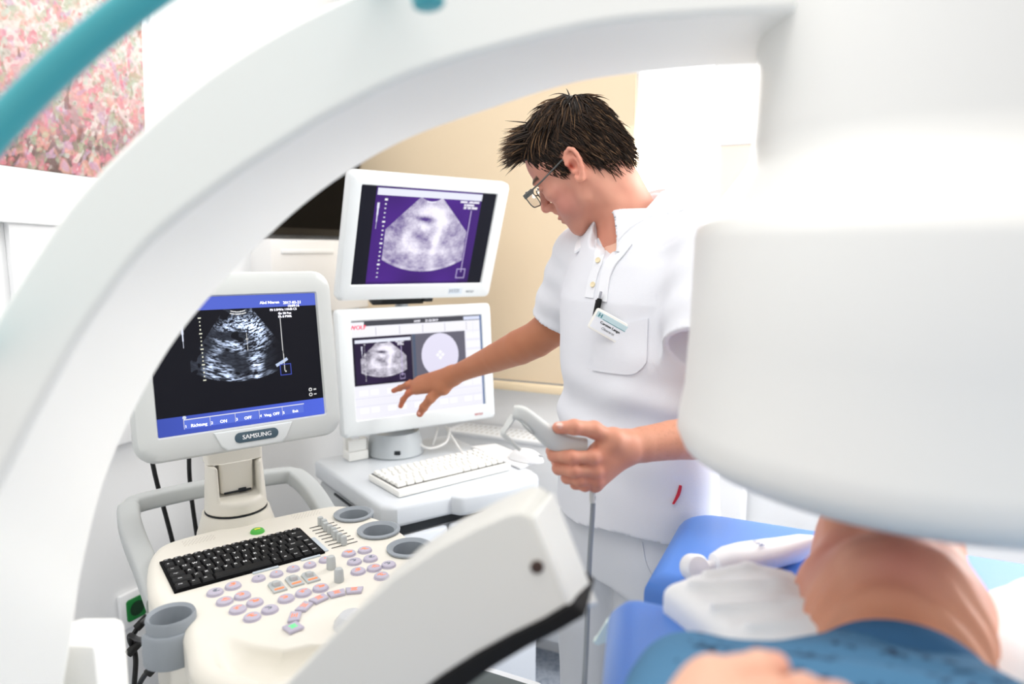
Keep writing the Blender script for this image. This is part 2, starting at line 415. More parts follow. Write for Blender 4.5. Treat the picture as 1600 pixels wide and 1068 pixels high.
# radiator under the blind
sr1, zr = sz(CORN, W2, BN, 740, 668, .07)
rd = empty('radiator', 'white convector radiator with perforated top under the beige blind', 'radiator', frame(CORN + W2 * 1.0 + BN * .075 + Z3 * 0, W2, A2, Z3))
b = MB(); b.box((0, 0, zr / 2 + .05), (1.0, .11, zr - .12), .012); part('body', b, white_paint, rd)
b = MB(); b.box((0, 0, zr - .006), (1.02, .13, .014), .004); part('top_grille', b, white_paint, rd)
b = MB()
for i in range(49):
    for j in range(3): b.box((-.48 + i * .02, -.035 + j * .033, zr + .0012), (.008, .02, .001))
part('grille_slots', b, mat('grille_shadow_grey', (205, 203, 198), .7), rd, kind='stuff')
for x in (-.42, .42): b = MB(); b.box((x, 0, .06), (.03, .08, .12)); part('foot', b, white_paint, rd)

# pale panel right of the man
sp0, zp1 = sz(CORN, W2, BN, 1122, 224, .02); sp1, _ = sz(CORN, W2, BN, 1290, 300, .02); _, zp0 = sz(CORN, W2, BN, 1122, 470, .02)
pn = empty('notice_board', 'pale beige board with thin white frame on the white wall behind the man', 'notice board', frame(CORN + W2 * (sp0 + sp1) / 2 + BN * .014 + Z3 * (zp0 + zp1) / 2, W2, Z3, np.cross(W2, Z3)))
b = MB(); pw, ph = sp1 - sp0, zp1 - zp0; b.box((0, 0, -.001), (pw - .004, ph - .004, .018), .002); part('panel', b, mat('pale_beige_board', (246, 234, 218), .8, .2), pn)
b = MB()
for c, s in (((0, ph / 2, 0), (pw, .015, .026)), ((0, -ph / 2, 0), (pw, .015, .026)), ((pw / 2, 0, 0), (.015, ph, .026)), ((-pw / 2, 0, 0), (.015, ph, .026))): b.box(c, s, .003)
part('frame', b, white_paint, pn)

# painting on the left wall
sb, zpb = sz(CORN, A2, LN, 236, 278, .03); _, zpt = sz(CORN, A2, LN, 236, -60, .03)
PW, PH = 1.0, zpt - zpb
PM = frame(CORN + A2 * (sb - PW / 2) + LN * .022 + Z3 * (zpb + PH / 2), A2, Z3, np.cross(A2, Z3)) @ Matrix.Rotation(math.radians(-2.2), 4, 'Z')
pt = empty('framed_painting', 'painting of a pink flower meadow in a white frame on the left wall', 'painting', PM)
def painting(W_, H_):
    v, u = np.mgrid[0:H_, 0:W_]; x = u / W_; y = v / H_      # y=0 top
    C = np.zeros((H_, W_, 3)); g = y + .10 * (vnoise(x * 5, y * 5, 3) - .5) - .12 * (x - .5)
    def col(*c): return np.array(lin(c))
    stops = [(0, col(196, 210, 204)), (.35, col(214, 194, 190)), (.62, col(196, 160, 160)), (.82, col(150, 124, 126)), (1.0, col(84, 66, 58))]
    for i in range(3): C[..., i] = np.interp(g, [s[0] for s in stops], [s[1][i] for s in stops])
    pal = [(190, 108, 116), (200, 142, 140), (206, 156, 140), (172, 190, 178), (214, 206, 200), (128, 126, 104), (180, 150, 174), (98, 74, 64), (160, 166, 140), (200, 118, 134)]
    for k in range(20):
        sc = 22 + 8 * (k % 4); lean = (-.35, .2, .45, -.1)[k % 4]; xx, yy = x + lean * y * .5, y
        m = .65 * vnoise(xx * sc * 1.7 + 31 * k, yy * sc * .62 + 17 * k, 10 + k) + .35 * vnoise(xx * sc * 3.4 + 7 * k, yy * sc * 1.3, 60 + k); th = .66
        c = k % 10
        if c in (5, 7): th = .84 - .24 * np.clip(g - .3, 0, 1)
        if c in (3, 4): th = .60 + .2 * np.clip(g - .3, 0, 1)
        if c in (0, 9): th = .70 - .06 * np.clip(g, 0, 1)
        a = np.clip((m - th) * 9, 0, 1)[..., None] * .62
        C = C * (1 - a) + np.array(lin(pal[c])) * a
    return C * (.9 + .2 * vnoise(x * 160, y * 90, 5))[..., None]
def grid_screen(w, h, img, z=0):
    H_, W_ = img.shape[:2]; xs = np.linspace(-w / 2, w / 2, W_); ys = np.linspace(h / 2, -h / 2, H_)
    X, Y = np.meshgrid(xs, ys); V = np.stack([X.ravel(), Y.ravel(), np.full(X.size, z)], 1)
    i = np.arange(W_ * H_).reshape(H_, W_); Fc = np.stack([i[1:, :-1].ravel(), i[1:, 1:].ravel(), i[:-1, 1:].ravel(), i[:-1, :-1].ravel()], 1)
    me = mesh_np('screen', V, Fc, True); tint(me, img.reshape(-1, img.shape[2])); return me
part('canvas', grid_screen(PW, PH, painting(420, 420), .006), vcmat('oil_paint', .7, bump=.3, bscale=150), pt)
b = MB(); b.box((0, -.05, -.006), (PW + .04, PH + .12, .02)); part('backing_board', b, white_paint, pt)
b = MB()
for c, s in (((0, PH / 2 + .022, 0), (PW + .075, .03, .034)), ((0, -PH / 2 - .118, 0), (PW + .055, .014, .030)), ((PW / 2 + .024, -.05, 0), (.012, PH + .15, .030)), ((-PW / 2 - .024, -.05, 0), (.012, PH + .15, .030))): b.box(c, s, .004)
part('frame', b, white_paint, pt)
# white wall panel below it, and the cable duct on the left wall
sd0, zd = sz(CORN, A2, LN, 12, 344, .02); _, zd2 = sz(CORN, A2, LN, 205, 640, .05); sdx, zd3 = sz(CORN, A2, LN, 200, 692, .05)
wallbox('trim_1', CORN + LN * .02, A2, LN, sd0, sd0 + 1.0, zd - .5, zd, .02, white_paint, bevel=.004)
wallbox('trim_2', CORN + LN * .055, A2, LN, -3.5, -.02, zd3, zd3 + .16, .055, mat('pale_grey_duct', (236, 237, 238), .5, .4), bevel=.008)

# green socket
so, zo = sz(CORN, A2, LN, 211, 948, .012)
OM = frame(CORN + A2 * so + LN * .008 + Z3 * zo, A2, Z3, np.cross(A2, Z3))
ot = empty('wall_socket', 'white wall socket with green insert low on the left wall', 'socket', OM)
b = MB(); b.box((0, 0, 0), (.088, .1, .016), .006); part('cover_plate', b, white_paint, ot)
b = MB(); b.prism(rrect(.056, .062, .008), .006, .012, .002); 
part('green_insert', b, mat('green_plastic', (22, 122, 52), .35, .5), ot, label='green insert')
b = MB(); b.lathe([(.02, .0125), (.0205, .0135), (.0, .0136)], 24); part('plug_hole', b, mat('dark_green_plastic', (8, 52, 24), .5), ot)

# flat tv and white cabinet on the left wall near the corner
st0, zt = sz(CORN, A2, LN, 424, 367, .09); 
TM = frame(CORN + A2 * (st0 - .03) / 2 + A2 * -.03 + LN * .07 + Z3 * (zt + .21), A2, Z3, np.cross(A2, Z3))
tw = abs(st0) - .04
tv = empty('television', 'black flat television on the left wall behind the purple screen', 'television', TM)
b = MB(); b.box((0, 0, 0), (tw, .42, .05), .006); part('housing', b, mat('black_gloss_plastic', (6, 6, 8), .15, .5), tv)
b = MB(); b.box((0, 0, .0255), (tw - .05, .37, .002)); part('screen', b, mat('black_screen_glass', (2, 2, 3), .12, .12), tv)
b = MB(); b.box((0, 0, -.045), (.2, .2, .045)); part('wall_mount', b, mat('black_gloss_plastic', (6, 6, 8)), tv)
sc0, zc = sz(CORN, A2, LN, 414, 370, .1)
cb = empty('wall_cabinet', 'shallow white cabinet on the left wall right below the black television', 'cabinet', frame(CORN + A2 * (sc0 - .03) / 2 + LN * .055 + Z3 * (zc - .13), A2, Z3, np.cross(A2, Z3)))
cw = abs(sc0) - .06
b = MB(); b.box((0, 0, 0), (cw, .25, .1), .006); part('body', b, mat('cabinet_white', (240, 239, 238), .5), cb)
b = MB(); b.box((-cw / 2 + .17, .085, .052), (.25, .014, .008), .003); part('handle_strip', b, white_paint, cb)
pth = spline([at(415, 371, 2.131), at(412, 392, 2.131), at(404, 412, 2.142), at(399, 440, 2.152), at(398, 520, 2.152)], 6)
pth = [CORN + A2 * float((p - CORN) @ A2) + LN * .006 + Z3 * p[2] for p in (onplane(*q, CORN, LN) for q in ((414, 372), (411, 392), (404, 412), (399, 440), (398, 600)))]
b = MB(); b.tube(spline(pth, 6), .003, 6); solo('wall_cable', b, mat('pale_grey_cable', (190, 180, 180), .6), 'thin pale cable running down the left wall under the television', 'cable')

# ------------------------------------------------------------------ ultrasound pictures
def us_fan(x, y, cx, y0, r0, r1, half, ext=1.0, seed=1, gain=1.0, rot=0.0):
    """x,y in screen units (height=1). sector with centre above; returns intensity, mask"""
    cy = y0 - r0 * .0 - .16; dx = x - cx; dy = y - cy; r = np.hypot(dx, dy); a = np.arctan2(dx, dy)
    m = (r > .16 + .0) & (r < r1) & (np.abs(a - rot) < half)
    sp = .55 * vnoise(a * 55, r * 170, seed) + .45 * vnoise(a * 110 + 7, r * 260, seed + 1)
    lo = .6 * vnoise(dx * 9 + 3, dy * 9, seed + 2) + .4 * vnoise(dx * 20, dy * 20, seed + 3)
    def blob(px, py, sx, sy, rt=0):
        c, s = math.cos(rt), math.sin(rt); ux = (x - px) * c + (y - py) * s; uy = -(x - px) * s + (y - py) * c
        return np.exp(-(ux / sx) ** 2 - (uy / sy) ** 2)
    B = (1.0 * blob(cx + .0, y0 + .10, .17, .07) + .75 * blob(cx + .16, y0 + .20, .10, .07, .7) + .8 * blob(cx - .03, y0 + .27, .1, .05, .2) + .85 * blob(cx + .11, y0 + .42, .045, .2, .1)
         + .45 * blob(cx - .2, y0 + .32, .05, .14, .3) + .45 * blob(cx - .16, y0 + .47, .18, .06, .3) + .35 * blob(cx + .02, y0 + .52, .3, .03) - .7 * blob(cx - .06, y0 + .185, .15, .025, .08) - .4 * blob(cx - .08, y0 + .38, .13, .03, .4))
    return B, sp, lo, m, r, a
def us_dark(W_=400, H_=320):
    v, u = np.mgrid[0:H_, 0:W_]; y = v / H_; x = u / H_ ; asp = W_ / H_
    C = np.zeros((H_, W_, 3)); C[:] = np.array([.002, .0025, .006])
    cx_d = .50 * asp; B, sp, lo, m, r, a = us_fan(x, y, cx_d, .115, 0, .70, .62, seed=4)
    st_ = .55 * vnoise(a * 13 + 5, r * 105, 81) + .45 * vnoise(a * 34, r * 190, 82)
    I = np.clip(B * 1.05 - .10 + .9 * (lo - .55), 0, 1.5) * np.clip(4.2 * (st_ - .40), 0, 2.2) + .05 * st_ * (lo > .35)
    I = I * m * np.clip((r - .14) * 30, 0, 1) * np.clip(1.3 - 1.3 * np.clip((x - cx_d - .10) / .2, 0, 1) * (r > .36), .08, 1.3)
    I = I * (np.abs(x - cx_d) < .37)
    I[(np.abs(r - .66) < .012) & (a > .40) & (a < .56)] = .7
    C += I[..., None] * np.array([.62, .74, 1.0]) * 1.25
    top = np.array(lin((88, 108, 214))); bar = np.array(lin((74, 96, 206)))
    C[y < .10] = top; C[y > .865] = bar; gm = (y > .865); C[gm] *= (.75 + .5 * (x[gm] / asp))[:, None]
    # transducer arc
    for rr in (.168, .186): C[(np.abs(r - rr) < .0035) & (np.abs(a) < .33) & (y > .10)] = .9
    # depth scale and side marks
    for k in range(17):
        yy = .155 + k * .029; q = .012 if k % 4 == 0 else .006
        C[(np.abs(y - yy) < .005) & (np.abs(x - .275 * asp + .0) < q)] = (.85, .85, .7)
    C[(np.abs(x - .175 * asp) < (.014 * np.clip(1 - (y - .15) / .22, 0, 1))) & (y > .15) & (y < .37)] = (.8, .85, 1)
    C[(np.abs(x - (.755 + .008 * (y - .15)) * asp) < .003) & (y > .14) & (y < .61)] = .75
    d = np.maximum(np.abs(x - .765 * asp), np.abs(y - .60)); C[(np.abs(d - .042) < .003)] = np.array(lin((70, 86, 190)))
    C[(np.hypot(x - .765 * asp, y - .615) < .006)] = .9
    for sx, sy, w, h in ((.50 * asp + .05, .335, .003, .045), (.50 * asp + .05, .405, .003, .02), (.50 * asp + .05, .335, .012, .003)): C[(np.abs(x - sx) < w) & (np.abs(y - sy) < h)] = .85
    for k in range(5):   # soft keys
        x0 = (.14 + k * .145) * asp; C[(np.abs(y - .892) < .003) & (x > x0) & (x < x0 + .145 * asp)] = .9; C[(np.abs(x - x0) < .003) & (y > .89) & (y < .962)] = .9
        C[(x > x0 + .003) & (x < x0 + .14 * asp) & (y > .896) & (y < .96)] = np.array(lin((96, 120, 224)))
    C[(np.hypot(x - .145 * asp, y - .876) < .013)] = (.7, .75, .85)
    for yy in (.785, .825): C[(np.abs(np.hypot(x - .915 * asp, y - yy) - .011) < .004)] = .8; C[(np.abs(x - .945 * asp) < .012) & (np.abs(y - yy) < .006)] = .7
    return C
def us_bright(W_, H_, band=(.10, .885), dark=False):
    v, u = np.mgrid[0:H_, 0:W_]; y = v / H_; x = u / H_; asp = W_ / H_; un = x / asp
    C = np.zeros((H_, W_, 3)); C[:] = np.array([.004, .005, .012])
    pur = np.array(lin((40, 24, 62) if dark else (74, 34, 132))); ins = (un > band[0]) & (un < band[1])
    C[ins] = pur; C[ins] *= (.7 + .5 * vnoise(x * 3, y * 3, 2))[ins][:, None] * np.where(un > .8, .75, 1)[ins][:, None]
    B, sp, lo, m, r, a = us_fan(x, y, .50 * asp, .115, 0, .905, .78, seed=4)
    m &= (np.abs(x - .5 * asp) < .46) 
    st_ = .6 * vnoise(a * 30 + 5, r * 70, 81) + .4 * vnoise(a * 70, r * 150, 82)
    I = np.clip(.42 + .8 * B + .75 * (lo - .5) + .38 * (st_ - .5), .04, 1.15)
    I = np.where(r > .875, np.clip(I + .15, 0, 1), I); mm = m & (r > .165)
    colr = pur[None] * (1 - np.clip(I, 0, 1)[..., None]) + np.array([.92, .88, 1.0]) * np.clip(I * 1.05, 0, 1.1)[..., None]
    C[mm] = colr[mm]
    C[(np.abs(r - .172) < .007) & (np.abs(a) < .30) & (y > .09)] = (.9, .88, 1)
    C[(y > .015) & (y < .085) & (un > band[0] + .01) & (un < band[1] - .0)] = (.86, .88, 1.0)
    for k in range(19):
        yy = .125 + k * .044; q = .016 if k % 5 == 0 else .007
        C[(np.abs(y - yy) < (.009 if k % 5 == 0 else .006)) & (np.abs(x - .175 * asp) < q)] = (.95, .95, 1)
    C[(np.abs(x - .125 * asp) < (.013 * np.clip(1 - (y - .16) / .26, 0, 1))) & (y > .16) & (y < .42)] = (.85, .85, 1)
    C[(np.abs(un - (.815 - .0 * y)) < .0035) & (y > .19) & (y < .87)] = (.55, .45, .75)
    d = np.maximum(np.abs(x - .815 * asp), np.abs(y - .885)); C[(np.abs(d - .05) < .005)] = (.5, .42, .7)
    for yy, x0, x1 in ((.105, .72, .87), (.135, .75, .83), (.165, .75, .86)):
        mk = (np.abs(y - yy) < .011) & (un > x0) & (un < x1) & (vnoise(un * 90, y * 30, 9) > .22); C[mk] = (.92, .9, 1)
    C[ins & (y > .97)] *= .6
    return C
def ui_screen(W_=420, H_=300):
    v, u = np.mgrid[0:H_, 0:W_]; y = v / H_; x = u / W_
    C = np.ones((H_, W_, 3)) * np.array([.93, .92, 1.0]); C *= (.97 + .05 * vnoise(x * 3, y * 3, 4))[..., None]
    def R(x0, x1, y0, y1, c): C[(x > x0) & (x < x1) & (y > y0) & (y < y1)] = c
    R(0, 1, 0, .055, np.array(lin((72, 72, 80)))); R(0, .09, .012, .1, (.95, .95, 1)); R(.85, .985, .012, .05, (.75, .8, 1))
    for k in range(6): R(.175 * k, .175 * k + .17, .06, .155, (.96, .95, 1)); R(.175 * k + .17, .175 * k + .174, .07, .155, (.55, .53, .62))
    R(0, .855, .165, .655, np.array(lin((30, 22, 42)))); R(.43, .855, .165, .655, np.array(lin((104, 102, 116)))); R(.44, .46, .165, .655, np.array(lin((84, 96, 118))))
    im = us_bright(170, 148, (.0, 1.0), True); h0, w0 = int(.185 * H_), int(.012 * W_); sub = im[:int(.46 * H_), :int(.40 * W_)]
    hh, ww = int(.465 * H_), int(.415 * W_); yi = (np.arange(hh) / hh * im.shape[0]).astype(int); xi = (np.arange(ww) / ww * im.shape[1]).astype(int)
    C[h0:h0 + hh, w0:w0 + ww] = im[yi][:, xi]
    e = np.hypot((x - .65) / .147, (y - .405) / .232); C[e < 1] = np.array([.80, .77, .93]) * (.96 + .08 * (1 - y[e < 1]))[:, None]
    for dx, dy in ((0, .03), (0, -.03), (.02, 0), (-.02, 0)): C[(np.abs(x - .65 - dx) + np.abs(y - .405 - dy) * .7) < .016] = 1.0
    for yy in (.66, .78, .86): R(.0, 1, yy, yy + .005, (.7, .7, .82))
    for k in range(5):
        for yy in (.70, .88): R(.03 + k * .2, .095 + k * .2, yy, yy + .06, (1, 1, 1)); R(.11 + k * .2, .17 + k * .2, yy, yy + .06, (1, 1, 1))
    for k in range(5): R(.87, .985, .18 + k * .1, .25 + k * .1, (.98, .98, 1)); R(.86, .995, .265 + k * .1, .268 + k * .1, (.72, .72, .84))
    R(.925, .928, .06, .2, (.75, .75, .85)); R(.985, 1, 0, 1, np.array(lin((80, 110, 160))))
    return C
scr = vcmat('screen_glow', .35, emit=1.0, spec=.06)

def bezel(mb, w, h, sw, sh, ox, oy, depth, r, rim=.004, mi=0, front=.012, back_in=.03):
    """frame around an opening sw x sh centred at ox,oy; front at z=0, goes back"""
    n = 6; O = rrect(w, h, r, n); Of = rrect(w - 2 * front, h - 2 * front, max(r - front * .6, .004), n); I0 = [(x + ox, y + oy) for x, y in rrect(sw + .006, sh + .006, .004, n)]; I1 = [(x + ox, y + oy) for x, y in rrect(sw, sh, .003, n)]
    B = rrect(w - back_in, h - back_in, r, n)
    Om = rrect(w - front * .6, h - front * .6, r, n)
    rings = [[(x, y, -depth) for x, y in B], [(x, y, -depth * .55) for x, y in O], [(x, y, -front) for x, y in O], [(x, y, -front * .3) for x, y in Om], [(x, y, 0) for x, y in Of], [(x, y, 0) for x, y in I0], [(x, y, -rim) for x, y in I1], [(x, y, -rim - .004) for x, y in I1]]
    mb.loft(rings, mi, True, True)
def mon_frame(c, yaw, tilt, roll=0):
    y, t = math.radians(yaw), math.radians(tilt); n = np.array([math.sin(y) * math.cos(t), -math.cos(y) * math.cos(t), math.sin(t)])
    u = np.array([math.cos(y), math.sin(y), 0]); v = np.cross(n, u); q = math.radians(roll)
    u, v = u * math.cos(q) + v * math.sin(q), v * math.cos(q) - u * math.sin(q)
    return frame(c, u, v, n)
mon_white = mat('monitor_white_plastic', (224, 229, 231), .4, .4)
mon_dark = mat('black_bracket', (22, 24, 26), .4, .5)
red_print = mat('red_print', (190, 60, 66), .6); grey_print = mat('grey_print', (120, 130, 140), .6); black_print = mat('black_print', (20, 20, 24), .6); white_print = mat('white_print', (245, 246, 248), .6)

# ------------------------------------------------------------------ trolley with two screens
CZ = .83
FLc, BLc, FRc = onz(603, 796, CZ), onz(515, 722, CZ), onz(843, 738, CZ)
ex = nrm(FRc - FLc); ey = np.cross(Z3, ex); cw_ = float(np.linalg.norm(FRc - FLc)); cd = .50
CM = frame((FLc[0], FLc[1], 0), ex, ey, Z3)
grey_top = mat('light_grey_lacquer', (214, 219, 224), .3, .5, noise=.01, nscale=5)
grey_side = mat('grey_side_panel', (196, 200, 203), .45, .4)
cold_white = mat('cold_white_panel', (228, 233, 240), .4, .4)
dark_gap = mat('dark_gap', (14, 22, 28), .6)
cart = empty('medical_trolley', 'grey and white medical trolley carrying two white screens and a keyboard', 'trolley', CM)
b = MB(); top = [(.03, 0), (cw_ * .38, -.006), (cw_ * .405, -.026), (cw_ * .44, -.034), (cw_ * .7, -.046), (cw_ * .9, -.036), (cw_ * .96, -.02), (cw_ * .985, 0), (cw_, .03), (cw_, cd - .02), (cw_ - .02, cd), (.02, cd), (0, cd - .02), (0, .03)]
b.prism(top, CZ - .055, CZ, .012); part('top', b, grey_top, cart)
b = MB(); b.box((cw_ / 2, cd / 2 + .005, (CZ - .06 + .12) / 2), (cw_ - .02, cd - .03, CZ - .06 - .12), .02); part('body', b, grey_side, cart)
b = MB(); b.box((cw_ * .19, .006, .435), (cw_ * .35, .022, .63), .01); part('front_panel', b, cold_white, cart)
b = MB(); b.box((cw_ * .68, .006, .435), (cw_ * .60, .022, .63), .01); dr = part('drawer', b, cold_white, cart)
b = MB(); b.box((cw_ * .66, -.008, .62), (.10, .012, .014), .004); part('drawer_pull', b, grey_top, dr)
b = MB(); b.box((cw_ * .5, .014, CZ - .067), (cw_ * .94, .008, .022)); b.box((-.0005, .2, CZ - .058), (.004, .26, .006)); part('shadow_gap', b, dark_gap, cart)
b = MB(); b.prism([(cw_ - .03, .05), (cw_ + .05, .07), (cw_ + .05, .29), (cw_ - .03, .31)], CZ + .001, CZ + .009, .003); part('side_tray', b, white_paint, cart)
for i, (x, y) in enumerate(((.06, .06), (cw_ - .06, .06), (.06, cd - .06), (cw_ - .06, cd - .06))):
    b = MB(); b.lathe([(.0, -.012), (.045, -.012), (.05, 0), (.045, .012), (0, .012)], 20, M=Matrix.Translation((x, y, .05)) @ Matrix.Rotation(math.pi / 2, 4, 'Y')); b.box((x, y, .095), (.03, .03, .06)); part('castor', b, mat('grey_rubber', (120, 124, 128), .6), cart)
# white keyboard
ka, kb_, kc, kd = [onz(x, y, CZ + .02) for x, y in ((574, 738), (745, 700), (799, 727), (624, 769))]
kx = nrm((kb_ - ka) + (kc - kd)); ky = np.cross(Z3, kx); kw = float(np.linalg.norm(kc - kd) + np.linalg.norm(kb_ - ka)) / 2; kh = .172
kcen = (ka + kb_ + kc + kd) / 4
KM = frame((kcen[0], kcen[1], CZ + .001), kx, ky, Z3)
key_white = mat('keyboard_white', (240, 240, 236), .5, .4)
kbd = empty('white_keyboard', 'white computer keyboard lying on the grey trolley top', 'keyboard', KM)
b = MB(); b.box((0, 0, .009), (kw, kh, .018), .005); b.box((0, -kh / 2 + .010, .011), (kw - .004, .016, .016), .005); part('case', b, key_white, kbd)
b = MB(); b.box((0, .006, .0185), (kw - .014, kh - .026, .002)); part('key_bed', b, mat('key_bed_grey', (112, 112, 110), .9, .1), kbd)
def key_mesh(name, w, d, h, m, leg=None, lm=None, ls=.005):
    b = MB(); t = .0022; lo = rrect(w, d, .0015, 2); hi = rrect(w - 2 * t, d - 2 * t, .0015, 2); mid = rrect(w - .0006, d - .0006, .0015, 2)
    b.loft([[(x, y, 0) for x, y in lo], [(x, y, h * .55) for x, y in mid], [(x, y + .0006, h) for x, y in hi]], 0, True)
    if leg:
        q = .0048 if len(leg) == 1 else .0040; add_text(b, leg, q * 1.9 if len(leg) == 1 else q, Matrix.Translation((-w * .12 if len(leg) > 1 and w > .02 else -w * .14, d * .1, h + .0002)), 1, bold=.0004)
    me = b.mesh(name, [m, lm] if leg else [m]); auto_sharp(me, 30); return me
kp = (kw - .018) / 17.2; kr = (kh - .030) / 6
shared = {}
for r in range(6):
    x = -kw / 2 + .009; n_ = 15 if r else 16
    widths = [1] * 17 if r == 0 else [1, 1, 1, 1, 1, 1, 1, 1, 1, 1, 1, 1, 1, 2.2, 1, 1, 1] if r == 1 else [1.5] + [1] * 12 + [1.7, 1, 1] if r == 2 else [1.8] + [1] * 11 + [2.4, 1, 1] if r == 3 else [1.3] + [1] * 11 + [2.8, 1, 1] if r == 4 else [1.4, 1.2, 1.2, 6.2, 1.2, 1.2, 1.3, 1, 1, 1]
    sc_ = 17.2 / sum(widths)
    for w in widths:
        ww = round(w * sc_ * kp, 5)
        if ww not in shared: shared[ww] = key_mesh('key', ww - .0042, kr - .0058, .009, key_white)
        o = part('key', shared[ww], None, kbd, sharp=0); o.location = (x + ww / 2, kh / 2 - .008 - kr / 2 - r * kr, .0192); x += ww
        if False: pass
# mouse
mo = at(820, 715, 0); mp = onz(822, 718, CZ + .01)
MM = frame((mp[0], mp[1], CZ + .0095), nrm(ex * .35 - ey), np.cross(Z3, nrm(ex * .35 - ey)), Z3)
ms = empty('computer_mouse', 'white computer mouse on the tray beside the white keyboard', 'mouse', MM)
vv = Vol((-.08, -.045, -.006), (.08, .045, .05), .0025); vv.ell((0, 0, 0), (.058, .031, .034), k=0); vv.field(lambda x, y, z: z * 1. + x * 0 + y * 0, (-.09, -.06, -.03), (.09, .06, .06), 0, 'x') if False else None
vv.field(lambda x, y, z: z + 0 * x + 0 * y, (-.09, -.06, -.03), (.09, .06, .06), 0, 's')
part('shell', mesh_np('shell', *vv.mesh('m')), white_paint, ms)
b = MB(); b.box((.05, 0, .0215), (.02, .006, .006), .002, M=Matrix()); part('scroll_wheel', b, mat('pale_wheel', (200, 202, 204), .5), ms)

# lower screen on its stand
LM = mon_frame((-.269, 2.003, 1.1046), 30.6, 4.9) @ Matrix.Scale(1.05, 4)
lowm = empty('monitor', 'lower white monitor on the trolley showing a light control page with a round field', 'monitor', LM)
b = MB(); bezel(b, .468, .347, .394, .268, .002, .006, .06, .012); part('frame', b, mon_white, lowm)
sm_ = grid_screen(.394, .268, ui_screen(), -.004); sm_.transform(Matrix.Translation((.002, .006, 0))); part('screen', sm_, scr, lowm)
b = MB(); add_text(b, 'WOLF', .010, Matrix.Translation((.175, -.155, .0006)), 0, bold=.0003); part('lettering', b, red_print, lowm, label='small grey red maker lettering')
b = MB(); add_text(b, 'WOLF', .016, Matrix.Translation((-.177, .122, -.0036)), 0, bold=.0006); part('screen_logo', b, mat('screen_red', (230, 20, 70), .5, emit=.7), lowm)
b = MB(); add_text(b, '10:09', .009, Matrix.Translation((-.005, .131, -.0036)), 0); add_text(b, '21.03.2017', .009, Matrix.Translation((.04, .131, -.0036)), 0); part('screen_text', b, mat('screen_white', (240, 240, 250), .5, emit=.8), lowm)
def stand_world(c, r0): return Matrix.Translation(Vector((c[0], c[1], CZ)))
sb_ = onz(618, 706, CZ)
b = MB(); b.lathe([(.085, 0), (.088, .004), (.086, .012), (.08, .05), (.074, .07), (.0, .072)], 40, M=frame((sb_[0], sb_[1], CZ + .001), ex, ey, Z3)); part('stand_base', b, mat('grey_metal', (186, 192, 196), .35, .5), cart, world=True)
b = MB(); b.box((sb_[0] + .05, sb_[1] + .02, CZ + .07), (.018, .03, .12), .003); b.box((sb_[0], sb_[1] + .03, CZ + .07), (.05, .02, .10), .004); part('stand_neck', b, mon_dark, cart, world=True)
b = MB(); pz = onz(632, 699, CZ + .02); b.box((sb_[0] + .02, sb_[1] - .083, CZ + .022), (.018, .006, .012), .002); part('cable_port', b, dark_gap, cart, world=True)
# upper screen
UM = mon_frame((-.2436, 1.995, 1.4752), 34.5, -18.8, -.8) @ Matrix.Scale(1.05, 4)
upm = empty('monitor', 'upper white monitor showing a large purple ultrasound fan', 'monitor', UM)
b = MB(); bezel(b, .48, .348, .405, .268, -.004, .008, .06, .014); part('frame', b, mon_white, upm)
sm_ = grid_screen(.405, .268, us_bright(440, 292), -.004); sm_.transform(Matrix.Translation((-.004, .008, 0))); part('screen', sm_, scr, upm)
b = MB(); add_text(b, 'WOLF', .010, Matrix.Translation((.165, -.152, .0006)), 0, bold=.0003); part('lettering', b, grey_print, upm)
b = MB(); b.box((.115, -.149, .0004), (.045, .018, .0008)); add_text(b, 'H', .016, Matrix.Translation((.1, -.149, .001)), 1, bold=.0003)
for k in range(3): b.box((.118, -.144 - k * .004, .001), (.02, .0014, .0004), mi=1)
part('sticker', b, [mat('sticker_blue', (206, 216, 226), .5), grey_print], upm)
b = MB()
q0 = UM @ Vector((-.05, -.19, -.05)); b.box((-.045, -.185, -.045), (.16, .03, .03), .004); b.box((-.12, -.178, -.04), (.03, .02, .05), .003); b.box((.04, -.178, -.04), (.03, .02, .05), .003); part('bracket', b, mon_dark, upm)
b = MB(); pc = UM @ Vector((-.04, 0, -.075)); pc2 = LM @ Vector((-.02, -.1, -.1)); b.tube([(pc2.x, pc2.y, CZ + .001), (pc2.x, pc2.y, 1.3), (pc.x, pc.y, 1.44)], .02, 14); b.box((-.04, 0, -.066), (.12, .12, .02), .004, M=UM); part('mast', b, mat('grey_metal', (186, 192, 196)), cart, world=True)
# cables behind the lower screen
b = MB()
for i, pl in enumerate((((650, 672, 2.121), (652, 690, 2.100), (672, 700, 2.090), (697, 690, 2.121), (702, 668, 2.163)), ((684, 668, 2.163), (680, 682, 2.142), (676, 694, 2.142)), ((696, 666, 2.173), (706, 682, 2.142), (716, 698, 2.121), (722, 706, 2.100)), ((654, 675, 2.100), (645, 700, 2.069), (640, 706, 2.058)))):
    b.tube(spline([at(*q) for q in pl], 8), .004 if i != 3 else .0035, 8)
solo('cable_loop', b, mat('white_cable', (232, 232, 230), .5), 'loops of thin white cable behind the lower monitor on the trolley', 'cables')
# small white box left of the stand
gp = onz(556, 716, CZ); GM = frame((gp[0], gp[1], CZ + .001), ex, ey, Z3)
gb = empty('paper_box', 'small white open-topped box on the left rear corner of the trolley', 'box', GM)
b = MB(); b.box((0, 0, .014), (.062, .05, .028), .003); part('base', b, key_white, gb)
b = MB(); b.box((.0, -.02, .046), (.062, .008, .034), .002); b.box((.027, 0, .046), (.008, .048, .034), .002); b.box((-.02, .014, .05), (.02, .02, .044), .002); part('holder', b, key_white, gb)
